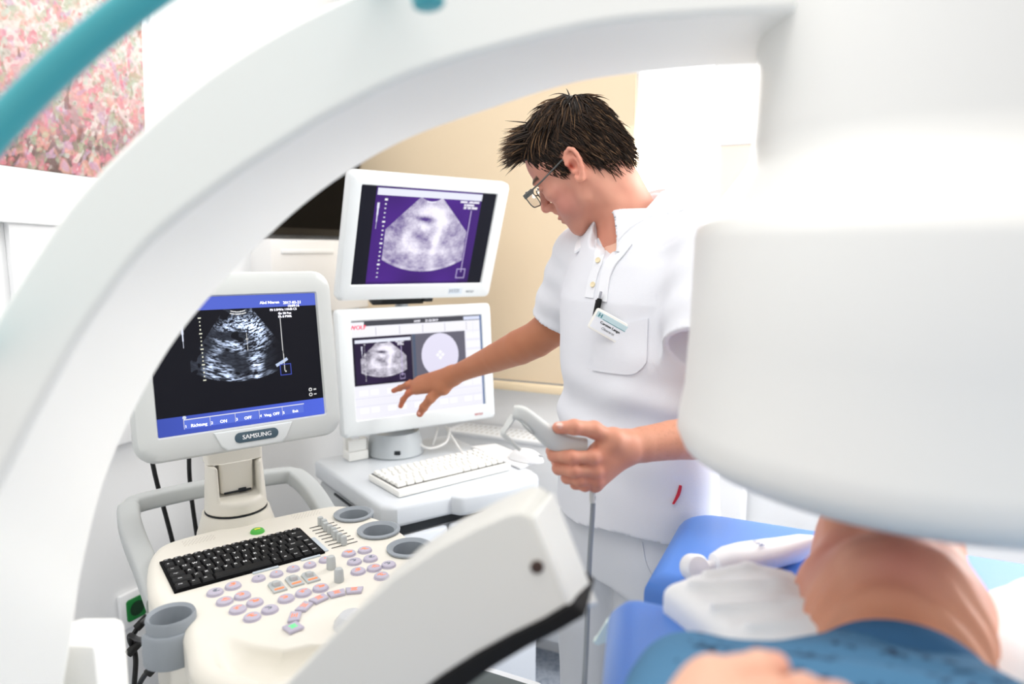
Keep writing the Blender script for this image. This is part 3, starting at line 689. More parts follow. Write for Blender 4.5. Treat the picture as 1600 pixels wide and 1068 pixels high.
# ------------------------------------------------------------------ ultrasound machine
PZ = .83
US_S = .952; UC = np.array([-.5186, 1.2524, .0697]); UX = nrm([.80579, .59221, 0]); UY = np.cross(Z3, UX)      # local: x right, y away from its user
UMX = frame(UC, UX, UY, Z3) @ Matrix.Scale(US_S, 4); UINV = UMX.inverted()
def ul(p): return np.array(UINV @ Vector([float(q) for q in p]))
cream = mat('warm_cream_plastic', (231, 227, 216), .4, .4); us_grey = mat('ultrasound_grey_plastic', (186, 190, 190), .45, .4)
cup_grey = mat('cup_grey_rubber', (150, 157, 164), .55, .3); key_black = mat('key_black', (8, 9, 12), .55, .25)
us = empty('ultrasound_machine', 'cream ultrasound machine with black keyboard, round buttons and a tilted dark screen', 'ultrasound machine', UMX)
# control panel shell
outl = [(-.10, .19), (-.145, .15), (-.168, .06), (-.178, -.04), (-.172, -.12), (-.155, -.17), (-.158, -.25), (-.165, -.33), (-.145, -.40), (-.10, -.455), (-.02, -.495), (.06, -.505),
        (.14, -.495), (.22, -.455), (.265, -.40), (.285, -.33), (.285, -.25), (.30, -.17), (.325, -.1), (.325, .0), (.31, .07), (.30, .14), (.262, .18), (.2, .19), (.12, .195), (.02, .2)]
outl = [tuple(p[:2]) for p in spline([(x, y, 0) for x, y in outl], 4, True)]
hv = .0032; vv = Vol((-.21, -.54, PZ - .13), (.36, .24, PZ + .03), hv)
U_, V_ = np.meshgrid(vv.ax[0], vv.ax[1], indexing='ij'); pd = poly_sdf(U_, V_, outl)[:, :, None]
zz = vv.ax[2].reshape(1, 1, -1); zc, hz, rr = PZ - .045, .045, .022
qx, qz = pd + rr, np.abs(zz - zc) - hz + rr
vv.D[:] = np.minimum(np.maximum(qx, qz), 0) + np.sqrt(np.maximum(qx, 0) ** 2 + np.maximum(qz, 0) ** 2) - rr
cups = [(.272, .08, .036), (.279, -.04, .037), (.291, -.162, .037)]
for x, y, r in cups + [(-.164, -.170, .036)]: vv.cap((x, y, PZ + .04), (x, y, PZ - .2), r, r, .004, 's')
vv.chain([(-.112, -.285, PZ + .012), (-.098, -.345, PZ + .0), (-.06, -.400, PZ - .006), (.06, -.43, PZ - .006), (.18, -.40, PZ - .006), (.22, -.345, PZ + .0)], [.018, .032, .038, .038, .038, .03], .010, 's')
vv.ell((.085, -.345, PZ + .005), (.088, .072, .018), k=.004, mode='s')
part('control_panel', mesh_np('control_panel', *vv.mesh('m')), cream, us, sharp=0)
# pedestal of the screen arm
b = MB(); stx, sty = .05, .245
b.lathe([(.095, PZ - .09), (.088, PZ - .03), (.078, PZ + .002), (.074, PZ + .018), (.0, PZ + .02)], 40, M=Matrix.Translation((stx, sty, 0))); b.box((stx, sty - .04, PZ - .03), (.15, .1, .05), .02); part('pedestal', b, cream, us)
b = MB(); b.lathe([(.069, PZ + .0185), (.069, PZ + .022), (0, PZ + .022)], 40, M=Matrix.Translation((stx, sty, 0))); part('swivel_gap', b, dark_gap, us)
vv = Vol((stx - .09, sty - .09, PZ + .0), (stx + .09, sty + .09, PZ + .17), .003)
vv.field(lambda x, y, z: np.maximum(np.sqrt((x - stx) ** 2 + (y - sty) ** 2) - (.069 - .06 * np.clip(z - PZ - .02, 0, .2)), np.maximum(PZ + .022 - z, z - PZ - .135 - .0 * x)), (stx - .1, sty - .1, PZ), (stx + .1, sty + .1, PZ + .2))
vv.field(lambda x, y, z: np.maximum(np.abs(x - stx) - .043, np.maximum(PZ + .062 - z + .15 * (y - sty), np.abs(y - sty) - .12)), (stx - .1, sty - .13, PZ + .02), (stx + .1, sty + .13, PZ + .2), .012, 's')
part('swivel_yoke', mesh_np('swivel_yoke', *vv.mesh('m')), cream, us, sharp=0)
SMW = mon_frame((-.5255, 1.306, 1.2377), 38.3, 7.4, -.3) @ Matrix.Scale(US_S, 4)        # screen centre in world
SML = UINV @ SMW
b = MB(); pts = [(stx, sty + .006, PZ + .075), (stx + .001, sty + .012, PZ + .14), (stx, sty + .012, PZ + .22), (stx, sty - .01, PZ + .30)]
def rsec(p, w, d, r=.008): return [(p[0] + x, p[1] + y, p[2]) for x, y in rrect(w, d, r, 3)]
b.loft([rsec((stx, sty + .004, PZ + .066), .072, .05), rsec((stx, sty + .004, PZ + .135), .076, .055), rsec((stx, sty + .006, PZ + .137), .122, .055), rsec((stx, sty + .012, PZ + .24), .128, .06), rsec((stx, sty - .005, PZ + .30), .10, .05)]); part('screen_arm', b, cream, us)
b = MB(); b.box((stx, sty - .022, PZ + .066), (.06, .004, .004)); b.box((stx + .01, sty - .024, PZ + .068), (.018, .004, .010), .002); part('cable_slot', b, dark_gap, us)
# the screen
smf = mat('screen_housing_grey', (208, 211, 209), .45, .4)
b = MB(); bezel(b, .413, .365, .331, .265, .0, .0, .055, .04, mi=0, front=.018, rim=.006); 
b2 = MB(); b2.v = [tuple(SML @ Vector((p[0] + .004, p[1] - .0, p[2]))) for p in b.v]; b2.f, b2.m, b2.sm = b.f, b.m, b.sm
mo_ = part('screen_housing', b2, smf, us)
sm_ = grid_screen(.331, .265, us_dark(), -.005); sm_.transform(SML @ Matrix.Translation((.004, 0, 0))); part('screen', sm_, scr, mo_)
b = MB(); lip = [(-.075, -.138), (.085, -.138), (.07, -.168), (.06, -.178), (-.05, -.178), (-.062, -.168)]; b.prism([(x + .01, y) for x, y in lip], -.03, .004, .004, M=SML); part('badge_lip', b, mat('badge_lip_grey', (216, 220, 220), .4, .4), mo_)
b = MB(); b.prism([(x + .018, y - .155) for x, y in rrect(.088, .021, .0104, 8)], .003, .0062, .001, M=SML); part('badge', b, mat('badge_slate', (66, 86, 98), .35, .5), mo_)
b = MB(); add_text(b, 'SAMSUNG', .0128, SML @ Matrix.Translation((.018, -.155, .0065)), 0, bold=.0004); part('lettering', b, white_print, mo_)
b = MB()
for tx, x, y, s in (('Richtung', -.088, -.118, .0085), ('ON', -.042, -.118, .0085), ('OFF', .006, -.118, .0085), ('Vmg. OFF', .055, -.118, .008), ('Exit', .105, -.118, .008), ('1', -.112, -.118, .0075), ('2', -.064, -.118, .0075), ('3', -.016, -.118, .0075), ('4', .032, -.118, .0075), ('5', .08, -.118, .0075),
                    ('Abd Nieren', .07, .116, .0085), ('2017-03-21', .118, .114, .0085), ('10:09:16', .12, .107, .0075), ('F0 3.5MHz 110dB C5', .098, .1, .0066), ('Gn 50 Pen', .1, .092, .0066), ('FA 8 P90%', .1, .085, .0066)):
    add_text(b, tx, s, SML @ Matrix.Translation((x, y, -.0045)), 0, bold=.0003)
part('screen_text', b, mat('screen_white', (240, 240, 250)), mo_)
# keyboard
kbp = part('keyboard', MB().box((0, 0, PZ + .001), (.284, .152, .006), .001), mat('key_well_black', (4, 4, 6), .7, .1), us, label='black keyboard')
rows_y = [.063, .041, .0155, -.010, -.0355, -.061]; dep = [.017, .024, .024, .024, .024, .024]; cache = {}
wsp = [[1] * 15, [1] * 13 + [1.8], [1.3] + [1] * 12 + [1.4], [1.6] + [1] * 11 + [2.0, 1], [2.0] + [1] * 10 + [1.4, 1, 1], [1.3, 1.0, 1.2, 5.6, 1, 1.2, 1, 1, 1]]
for r in range(6):
    un = .276 / sum(wsp[r]); x = -.138
    for t, w in zip(QWERTZ[r], wsp[r]):
        ww = w * un; k = (t, round(ww, 4), r)
        if k not in cache: cache[k] = key_mesh('key', ww - .0014, dep[r] - .0016, .0065, key_black, t if t.strip() else None, white_print)
        o = part('key', cache[k], None, kbp, sharp=0); o.location = (x + ww / 2, rows_y[r], PZ + .002); x += ww
b = MB(); b.box((.147, -.03, PZ + .0015), (.010, .08, .003), .001); b.box((.02, -.081, PZ + .0015), (.05, .007, .003), .001); b.box((.11, -.081, PZ + .0015), (.04, .007, .003), .001); part('label_strip', b, mat('label_strip_blue', (190, 200, 208), .5), us)
b = MB()
for i in range(12): b.box((-.13 + i * .02, .083 + .001 * (i % 2), PZ + .0005), (.010, .0022, .001))
part('key_caption', b, mat('caption_brown', (150, 140, 130), .7), us, kind='stuff')
# buttons
lilac = mat('lilac_button', (188, 182, 198), .4, .4); orange = mat('orange_backlight', (250, 140, 90), .5, emit=.35); green_l = mat('green_backlight', (60, 225, 120), .5, emit=.6)
BT = [(-.082, .118), (-.049, .112), (-.076, .162), (-.045, .16), (-.065, .205), (-.034, .198), (-.052, .245), (-.02, .238), (-.002, .11), (.031, .112), (.064, .11), (.096, .113), (.129, .109), (.179, .11), (.212, .115), (.173, .152), (.205, .158), (.162, .195), (.193, .201), (.015, .217), (.047, .215), (.079, .216), (.19, .24), (.222, .205)]
bm_ = {}
def button_mesh(v, small):
    b = MB(); r = .0118 if small else .0138; b.lathe([(r + .0012, 0), (r + .0012, .0012), (r, .0014), (r, .0042), (r - .0015, .0058), (r * .55, .0062), (0, .0063)], 24)
    rs = random.Random(v)
    for q in range(2 if small else 4): b.box((rs.uniform(-.004, .004) * (0 if small else 1), (q - 1.5) * .0026 if not small else (q - .5) * .002, .0064), (.003 if small else rs.uniform(.004, .011), .0013, .0006), mi=1)
    me = b.mesh('button', [lilac, orange if v % 7 else grey_print]); auto_sharp(me, 40); return me
for i, (u, v) in enumerate(BT):
    sm2 = 8 <= i <= 12; k = (i % 8, sm2)
    if k not in bm_: bm_[k] = button_mesh(i % 8, sm2)
    o = part('button', bm_[k], None, us, sharp=0); o.location = (u, -v, PZ)
for i, (u, v) in enumerate(((-.007, .32), (.006, .288), (.031, .265), (.062, .254), (.095, .254), (.125, .262))):
    ang = [80, 62, 40, 14, -8, -26][i]
    b = MB(); b.prism([(-.013, -.010), (.013, -.010), (.016, .009), (-.016, .009)] if i else [(-.013, -.013), (.013, -.013), (.013, .013), (-.013, .013)], 0, .006, .002); 
    for q in range(3): b.box((0, (q - 1) * .004, .0062), (.012 - .003 * (q % 2), .0016, .0006), mi=1)
    part('angled_button', b, [lilac, green_l if i == 0 else orange], us, label='green-lit square button' if i == 0 else None).matrix_basis = Matrix.Translation((u, -v, PZ)) @ Matrix.Rotation(math.radians(ang if i else 10), 4, 'Z')
b = MB(); b.lathe([(.033, -.006), (.030, .008), (.02, .02), (0, .024)], 32); part('trackball', b, mat('trackball_grey', (206, 208, 210), .25, .5), us).location = (.085, -.345, PZ - .012)
b = MB(); b.lathe([(.0155, 0), (.0145, .004), (.012, .0065), (0, .0078)], 24); b.box((0, 0, .0076), (.012, .004, .001), mi=1); part('power_button', b, [mat('power_green', (70, 170, 60), .35, emit=.15), mat('power_yellow', (235, 205, 60), .5, emit=.4)], us, label='green power button').location = (.061, .117, PZ)
for u, v in ((.016, .163), (.049, .16), (.079, .163)):
    b = MB(); b.prism([(-.0125, -.021), (.0125, -.021), (.0125, .016), (.007, .023), (-.007, .023), (-.0125, .016)], 0, .004, .0012); b.box((0, .004, .006), (.013, .018, .012), .003, M=Matrix.Rotation(-.25, 4, 'X')); b.box((0, -.0135, .0045), (.017, .005, .0012), mi=1)
    part('paddle_switch', b, [us_grey, orange], us).location = (u, -v, PZ)
for u, v in ((.126, .149), (.118, .208)):
    b = MB(); b.lathe([(.0085, 0), (.0092, .002), (.0085, .022), (.0065, .026), (0, .027)], 20); part('rotary_knob', b, us_grey, us).location = (u, -v, PZ)
sl_a, sl_b = (.190, -.064), (.190, .062)
for i in range(8):
    y = .068 - i * .0185; b = MB(); b.box((.19, y, PZ + .0006), (.058, .0016, .0012)); s_ = part('slider_track', b, mat('slider_slot', (60, 60, 58), .6), us)
    b = MB(); b.box((.187 + .002 * math.sin(i * 2.1), y, PZ + .011), (.012, .011, .021), .003); part('slider_knob', b, us_grey, s_)
for cx_, cy_ in ((-.055, .147), (.182, .152)):
    b = MB()
    for i in range(9):
        for j in range(5): b.lathe([(.0012, 0), (.0012, .0003), (0, .0004)], 8, M=Matrix.Translation((cx_ + (i - 4) * .0072 + .0036 * (j % 2), cy_ + (j - 2) * .0062, PZ)), smooth=False)
    part('speaker_grille', b, mat('speaker_hole_beige', (196, 190, 180), .7), us, kind='stuff')
# cups
for x, y, r in cups:
    b = MB(); b.lathe([(r - .004, PZ - .085), (r - .001, PZ - .04), (r + .003, PZ), (r + .010, PZ + .002), (r + .0105, PZ + .006), (r + .004, PZ + .008), (r - .003, PZ + .002), (r - .0055, PZ - .04), (r - .007, PZ - .082), (0, PZ - .083)], 40)
    b.box((r + .007, .004, PZ - .012), (.012, .016, .03), .003); part('probe_cup', b, cup_grey, us).location = (x, y, 0)
b = MB(); r = .0385; cz = PZ + .008
b.lathe([(r - .010, cz - .072), (r - .004, cz - .070), (r - .001, cz - .045), (r + .001, cz), (r - .001, cz + .005), (r - .006, cz), (r - .009, cz - .04), (r - .011, cz - .062), (0, cz - .063)], 44)
b.loft([[((r + o_) * math.cos(a), (r + o_) * math.sin(a), z_) for a in np.linspace(math.radians(205), math.radians(318), 14)] + [((r + o_ - .007) * math.cos(a), (r + o_ - .007) * math.sin(a), z_) for a in np.linspace(math.radians(318), math.radians(205), 14)] for o_, z_ in ((.004, cz - .075), (.008, cz - .072), (.008, cz - .022), (.005, cz - .017))]); b.box((.035, .0, cz - .045), (.03, .03, .04), .01); part('probe_cup', b, cup_grey, us, label='large grey cup holder hooked on the near corner').matrix_basis = Matrix.Translation((-.164, -.170, 0)) @ Matrix.Rotation(math.radians(-22), 4, 'Z')
b = MB(); b.tube(spline([(-.172, -.31, PZ - .055), (-.155, -.39, PZ - .055), (-.11, -.458, PZ - .055), (-.03, -.50, PZ - .055)], 6), .008, 8); part('grip_strip', b, cup_grey, us)
# rear handle, body
hp = spline([(-.150, .06, PZ - .075), (-.156, .16, PZ - .04), (-.163, .255, PZ - .008), (-.162, .335, PZ + .014), (-.150, .378, PZ + .024), (-.112, .392, PZ + .028), (.05, .398, PZ + .030), (.19, .39, PZ + .028), (.228, .376, PZ + .024), (.244, .33, PZ + .012), (.250, .25, PZ - .012), (.25, .12, PZ - .06)], 6)
b = MB(); rings = []
for i in range(len(hp)):
    t = nrm(hp[min(i + 1, len(hp) - 1)] - hp[max(i - 1, 0)]); sd = nrm(np.cross(t, Z3)); up2 = np.cross(sd, t); wd = .046 if hp[i][1] < .372 else .036
    rings.append([hp[i] + sd * x + up2 * y for x, y in rrect(wd, .040, .009, 3)])
b.loft(rings); part('rear_handle', b, us_grey, us)
b = MB(); b.box((.06, .05, .42), (.30, .42, .64), .04); part('column', b, mat('column_grey', (150, 154, 158), .5), us)
b = MB(); b.box((-.115, .05, .45), (.05, .40, .58), .02); b.box((.235, .05, .45), (.05, .40, .58), .02); part('side_cover', b, cream, us)
b = MB(); b.box((.06, .0, .075), (.42, .56, .12), .04); part('base', b, cream, us)
for x, y in ((-.10, -.23), (.22, -.23), (-.10, .23), (.22, .23)):
    b = MB(); b.lathe([(.0, -.018), (.05, -.018), (.056, 0), (.05, .018), (0, .018)], 22, M=Matrix.Translation((x, y, -.016)) @ Matrix.Rotation(math.pi / 2, 4, 'Y')); part('castor', b, mat('grey_rubber', (120, 124, 128)), us)
# two dark leads hanging behind the screen, and the mains leads on the left
for pl in ((( .0, .30, 1.15), (-.01, .43, .95), (.0, .47, .75), (.02, .42, .5), (.04, .26, .4)), ((-.085, .27, 1.15), (-.095, .43, .98), (-.06, .48, .75), (-.02, .44, .5), (.01, .26, .42))):
    b = MB(); b.tube(spline(pl, 8), .0055, 10); part('screen_lead', b, mat('black_cable', (12, 12, 14), .5), us)
b = MB()
for pl in (((240, 960, 1.36), (222, 972, 1.5), (212, 985, 1.5), (206, 1000, 1.48), (212, 1030, 1.45), (210, 1090, 1.45), (225, 1130, 1.42)), ((232, 1000, 1.3), (215, 998, 1.4), (203, 992, 1.42), (205, 1005, 1.44), (212, 1012, 1.44)), ((262, 1032, 1.3), (240, 1042, 1.32), (225, 1056, 1.35), (214, 1080, 1.38), (210, 1120, 1.4))):
    b.tube(spline([ul(at(*q)) for q in pl], 8), .0055, 10)
for q in ((222, 972, 1.5), (240, 1042, 1.32), (209, 1012, 1.44)):
    c = ul(at(*q)); b.tube([c - np.array([.012, .0, .01]), c + np.array([.012, 0, .01])], .0095, 10)
part('mains_lead', b, mat('black_cable', (12, 12, 14)), us)

# ------------------------------------------------------------------ low step in front of the trolley
z_ = .50; pa, pb = onz(757, 1036, z_), onz(848, 1064, z_)
sx_ = nrm(pb - pa); sy_ = np.cross(Z3, sx_); SM_ = frame((pb[0], pb[1], 0), sx_, sy_, Z3)
stp = empty('step_stool', 'white-edged step with dark grey tread standing on the floor behind the curved grey arm', 'step stool', SM_)
b = MB(); b.box((-.1, -.11, z_ - .02), (.2, .22, .035), .006); part('frame', b, mat('step_white', (236, 238, 240), .4), stp)
b = MB(); b.box((-.1, -.118, z_ - .0005), (.17, .186, .006), .002); part('tread', b, mat('tread_grey', (92, 100, 100), .7), stp)
for x in (-.18, -.02):
    for y in (-.2, -.02): b = MB(); b.box((x, y, (z_ - .03) / 2), (.03, .03, z_ - .03), .004); part('leg', b, mat('step_white', (236, 238, 240)), stp)

# ------------------------------------------------------------------ C-arm of the lithotripter
arm_white = mat('arm_white_lacquer', (246, 246, 242), .38, .4); drum_white = mat('drum_white_lacquer', (243, 242, 238), .4, .4)
CB = np.array([-.62, .62, 0])
ca = empty('c_arm_machine', 'large white arc of the treatment machine with the round drum over the patient', 'medical machine', Matrix.Translation(Vector(CB)))
KO = [((-420, 1420), (-260, 1500), (70, 1350)), ((-330, 1150), (-170, 1220), (96, 1120)), ((-190, 850), (-60, 900), (115, 1000)), ((-90, 640), (0, 750), (133, 880)), ((13, 460), (102, 560), (175, 725)), ((90, 340), (168, 460), (252, 570)), ((151, 267), (240, 372), (335, 460)),
      ((237, 185), (345, 289), (443, 350)), ((327, 112), (440, 226), (540, 274)), ((420, 52), (530, 172), (640, 218)), ((520, 0), (650, 115), (755, 176)), ((690, -75), (800, 70), (900, 131)), ((860, -130), (940, 38), (1040, 112)), ((1050, -160), (1090, 24), (1165, 103)), ((1240, -170), (1230, 17), (1290, 100)), ((1380, -170), (1380, 12), (1420, 100))]
D0, D1 = .62, .78
rows = [(at(*fo, D0), at(*fi, D0), at(*bi, D1)) for fo, fi, bi in KO]
fo_, fi_, bi_ = (spline([r[i] for r in rows], 6) for i in range(3))
b = MB(); b.loft([[f, i, k, k + (f - i)] for f, i, k in zip(fo_, fi_, bi_)], 0, True)
ao = part('arc', b, arm_white, ca, world=True, sharp=50); bevel_mod(ao, .007, 3, 40)
# drum over the patient
DX, DY = .425, .705
def dz(z): return z
b = MB(); b.lathe([(.06, 1.222), (.19, 1.222), (.222, 1.226), (.236, 1.236), (.243, 1.252), (.241, 1.272), (.236, 1.30), (.233, 1.36), (.231, 1.462), (.228, 1.474), (.221, 1.480), (.185, 1.528), (.176, 1.542), (.174, 1.56), (.174, 2.05), (.165, 2.07), (0, 2.08)], 96, M=Matrix.Translation((DX, DY, 0)))
part('drum', b, drum_white, ca, world=True)
b = MB(); b.lathe([(.0, 1.214), (.15, 1.214), (.156, 1.222), (0, 1.2225)], 64, M=Matrix.Translation((DX, DY, 0))); part('drum_window', b, mat('drum_window_grey', (170, 172, 174), .3), ca, world=True)
# teal handle rail
teal = mat('teal_rail', (78, 178, 188), .4, .4)
tp = [(-100, 316, .47), (0, 197, .47), (104, 94, .47), (218, 1, .47), (345, -80, .475), (470, -125, .48), (580, -110, .49), (645, -60, .50), (666, -10, .50), (671, 12, .50)]
tpp = spline([at(*q) for q in tp], 8); rr_ = [.0118] * len(tpp)
for i, f in enumerate((.35, .72, .9)): rr_[-1 - i] = .0118 * f
rr_[-1] = .004
b = MB(); b.tube(tpp, rr_, 20); 
for q, e in (((-100, 316, .47), (-45, 590, .64)), ((500, -124, .483), (605, -42, .63))): b.tube([at(*q), at(*e)], .010, 12)
part('handle_rail', b, teal, ca, world=True, label='teal curved handle rail')
# lower end of the arc, in front
wf_ = [(380, 1140), (440, 1076), (500, 1014), (556, 956), (616, 902), (682, 858), (746, 824), (795, 803), (814, 801), (828, 810), (886, 940)]
wl = [(886, 944), (850, 966), (800, 990), (745, 1020), (690, 1055), (640, 1092), (600, 1125), (520, 1200), (440, 1300), (330, 1300)]
dW, dWb = .60, .655
front = [at(x, y, dW) for x, y in wf_ + wl]
ctr = CAM; 
def offs(p, dx, dy):
    q = p - CAM; d = q[1] * CT - q[2] * ST; 
    return p + nrm(ray(800, 534)) * (dWb - dW) + (at(800 + dx, 534 + dy, dW) - at(800, 534, dW)) 
back = [offs(p, 33, -22) for p in front]
b = MB(); b.loft([front, back], 0, True); wo = part('lower_arm', b, mat('arm_grey_lacquer', (228, 227, 221), .4, .4), ca, world=True, sharp=30); bevel_mod(wo, .009, 4, 35)
# white end plate
e0, e1_ = front[9], front[10]; e3, e2_ = back[9], back[10]
nE = nrm(np.cross(e1_ - e0, e3 - e0)); nE = nE if nE[0] > 0 else -nE
b = MB(); q = [at(830, 806, dW), at(888, 950, dW), at(931, 947, dWb), at(860, 768, dWb)]; b.loft([[p - nE * .002 for p in q], [p + nE * .004 for p in q]], 0, False); o = part('end_plate', b, arm_white, ca, world=True); bevel_mod(o, .003, 2, 40)
# black rubber inner edge
up_ = [(892, 941), (850, 966), (800, 990), (745, 1020), (690, 1055), (640, 1092), (600, 1125)]; lo_ = [(917, 962), (872, 988), (822, 1014), (768, 1046), (716, 1084), (668, 1122), (626, 1156)]
b = MB(); rg = []
for (x0, y0), (x1, y1) in zip(up_, lo_):
    a_, c_ = at(x0, y0, dW - .002), at(x1, y1, dW - .002); ex2 = nrm(ray(800, 534)) * .07 + (at(830, 519, dW) - at(800, 534, dW)); rg.append([a_, c_, c_ + ex2, a_ + ex2])
b.loft(rg, 0, False); o = part('rubber_edge', b, mat('black_rubber', (10, 10, 11), .6, .3), ca, world=True, label='black rubber inner edge'); bevel_mod(o, .003, 2, 40)
b = MB(); c = at(839, 885, dW); dv = nrm(ray(800, 534)); b.lathe([(.0055, -.002), (.006, .001), (.0045, .0025), (0, .0026)], 20, M=frame(c, np.cross(-dv, Z3) / np.linalg.norm(np.cross(-dv, Z3)), np.cross(-dv, np.cross(-dv, Z3)) / np.linalg.norm(np.cross(-dv, Z3)), -dv)); part('bolt', b, mat('bolt_brown', (62, 42, 32), .5), ca, world=True)
# white block at the foot of the arc and its column
b = MB(); p = at(152, 1004, .80); b.box((p[0] - .034, p[1] + .03, p[2] - .10), (.068, .07, .20), .014); part('hinge_block', b, arm_white, ca, world=True)
b = MB(); b.box((0, 0, .42), (.26, .30, .82), .03); part('column', b, arm_white, ca)
b = MB(); b.box((.0, 0, .03), (.5, .55, .06), .02); part('base', b, arm_white, ca)
b = MB(); pL = [at(430, 1262, .64), at(300, 1330, .62), CB + np.array([.1, 0, .62])]; b.tube(spline(pL, 5), .05, 16); part('lower_link', b, mat('arm_grey_lacquer', (228, 227, 221)), ca, world=True)

# ------------------------------------------------------------------ treatment table
tdir = A2; twd = W2                                              # long axis (head end far), width to the right
T0 = onz(1035, 850, .985)                                        # a point on the left upper edge of the head section
blue = mat('blue_vinyl_cushion', (82, 132, 212), .38, .5, noise=.03, nscale=5, bump=.05, bscale=250, coat=.15)
off0 = float(T0 @ tdir); 
TMX = frame((T0[0], T0[1], 0), twd, tdir, Z3); TI = TMX.inverted()
def tl(p): return np.array(TI @ Vector([float(q) for q in p]))
fa = tl(onz(1075, 785, .985))[1]; ga = tl(onz(1030, 905, .985))[1]
tb = empty('treatment_table', 'blue cushioned treatment table under the lying patient', 'table', TMX)
TWd = .60
def cushion(x0, x1, y0, y1, z0, z1, r, name, lab=None):
    b = MB(); b.box(((x0 + x1) / 2, (y0 + y1) / 2, (z0 + z1) / 2), (x1 - x0, y1 - y0, z1 - z0), r, segs=6); return part(name, b, blue, tb, label=lab, sharp=0)
fa -= .02
b = MB(); b.prism([(TWd, ga + .004), (TWd, fa - .05), (TWd - .015, fa - .015), (TWd - .05, fa)] + [(.065 - .065 * math.sin(a), fa - .065 + .065 * math.cos(a)) for a in np.linspace(0, math.pi / 2, 7)] + [(0, ga + .004)], .885, .985, .026, segs=6); part('head_cushion', b, blue, tb, sharp=0)
nL = tl(onz(978, 918, 1.03)); print('table', fa, ga, nL)
c0 = tl(np.array([.126, .795, 0])); dl = np.array(TI.to_3x3() @ Vector((-.205, -.979, 0)))
def rcorner(p, r=.03): return p
pl = [(c0[0] + .03, c0[1] + .012), (c0[0] + .008, c0[1] + .002), (c0[0], c0[1] - .025)] + [(c0[0] + dl[0] * t, c0[1] + dl[1] * t) for t in (.3, .8, 1.6)] + [(TWd + .25, c0[1] - 1.6), (TWd + .06, c0[1] - .6), (TWd + .06, c0[1]), (TWd + .04, c0[1] + .012)]
b = MB(); b.prism(pl[::-1], .875, 1.035, .034, segs=6); part('body_cushion', b, blue, tb, sharp=0)
b = MB(); b.box((TWd / 2, -.6, .845), (TWd - .06, 1.9, .05), .01); part('table_frame', b, mat('table_frame_white', (236, 238, 240), .4), tb)
b = MB(); b.box((TWd / 2 + .1, -.75, .42), (.3, .5, .8), .03); part('pedestal', b, mat('table_frame_white', (236, 238, 240)), tb)
b = MB(); b.box((TWd / 2 + .1, -.75, .02), (.5, .9, .04), .015); part('base_plate', b, mat('table_frame_white', (236, 238, 240)), tb)
# pale mint tag hanging out from under the cushion
b = MB(); g0 = [(958, 962), (945, 975), (930, 1000), (926, 1003), (934, 1008), (948, 1003), (962, 990)]
me_ = [at(x, y, .86) for x, y in g0]; b.loft([me_, [p + np.array([.004, .012, 0]) for p in me_]], 0, False); solo('paper_towel_corner', b, mat('pale_mint_paper', (226, 243, 236), .8), 'pale mint paper corner sticking out beside the blue cushion', 'paper')

# gel tube
z1 = .985; ta = onz(1085, 886, z1 + .02); tb_ = onz(1256, 862, z1 + .02)
tx = nrm((tb_ - ta) * np.array([1, 1, 0])); GX = frame((ta[0], ta[1], z1 + .0015), tx, np.cross(Z3, tx), Z3); L_ = float(np.linalg.norm((tb_ - ta)[:2]))
gt = empty('gel_tube', 'white gel tube with a round cap lying on the blue head cushion', 'tube', GX)
b = MB(); rings = []
for t, w, h in ((.03, .012, .012), (.032, .017, .017), (.05, .021, .021), (.075, .0225, .0225), (.12, .026, .022), (.17, .030, .018), (L_ + .02, .034, .004)):
    q = math.radians(-48) * min(1, max(0, (t - .06) / .1)); lz = math.hypot(w * math.sin(q), h * math.cos(q)); rings.append([(t, w * math.cos(a) * math.cos(q) - h * math.sin(a) * math.sin(q), lz + w * math.cos(a) * -math.sin(q) * -1 + h * math.sin(a) * math.cos(q)) for a in np.linspace(0, 2 * math.pi, 24, endpoint=False)])
b.loft(rings); part('tube_body', b, mat('tube_white', (250, 250, 250), .4), gt)
b = MB(); b.lathe([(.0, -.014), (.016, -.013), (.0185, -.009), (.0185, .009), (.016, .013), (0, .014)], 32, M=Matrix.Translation((0, 0, .0185)) @ Matrix.Rotation(1.2, 4, 'X')); b.tube([(.008, 0, .017), (.04, 0, .016)], .009, 12); part('cap', b, mat('tube_white', (250, 250, 250)), gt)
b = MB(); add_text(b, 'RO', .014, Matrix.Translation((.1, -.006, .0452)) @ Matrix.Rotation(math.radians(100), 4, 'Z'), 0, bold=.0003); add_text(b, '1 2 3', .009, Matrix.Translation((L_ - .005, .0, .0255)) @ Matrix.Rotation(math.radians(95), 4, 'Z') @ Matrix.Rotation(.0, 4, 'X'), 0); part('lettering', b, mat('blue_print', (150, 160, 205), .6), gt)
# ------------------------------------------------------------------ people: shared head and hand builders
class HF:
    def __init__(s, o, f, up, sc=1.0):
        s.o = np.array(o, float); s.f = nrm(f); u = np.array(up, float); u = nrm(u - s.f * (u @ s.f)); s.u = u; s.l = np.cross(s.u, s.f); s.sc = sc
        s.R = np.stack([s.f, s.l, s.u], 1)
    def P(s, x, y, z): return s.o + s.sc * (s.f * x + s.l * y + s.u * z)
    def L(s, p): q = (np.asarray(p) - s.o) / s.sc; return np.stack([q @ s.f, q @ s.l, q @ s.u], -1)
    def ell(s, v, c, r, k=.01, mode='u', tilt=None):
        R = s.R
        if tilt is not None: R = s.R @ np.array(tilt)
        v.ell(s.P(*c), [q * s.sc for q in r], R, k * s.sc, mode)
    def cap(s, v, a, b, ra, rb, k=.01, mode='u'): v.cap(s.P(*a), s.P(*b), ra * s.sc, rb * s.sc, k * s.sc, mode)
    def chain(s, v, pts, rads, k=.006, mode='u'): v.chain([s.P(*p) for p in pts], [r * s.sc for r in rads], k * s.sc, mode)
def rotm(ax, deg): return np.array(Matrix.Rotation(math.radians(deg), 3, ax))
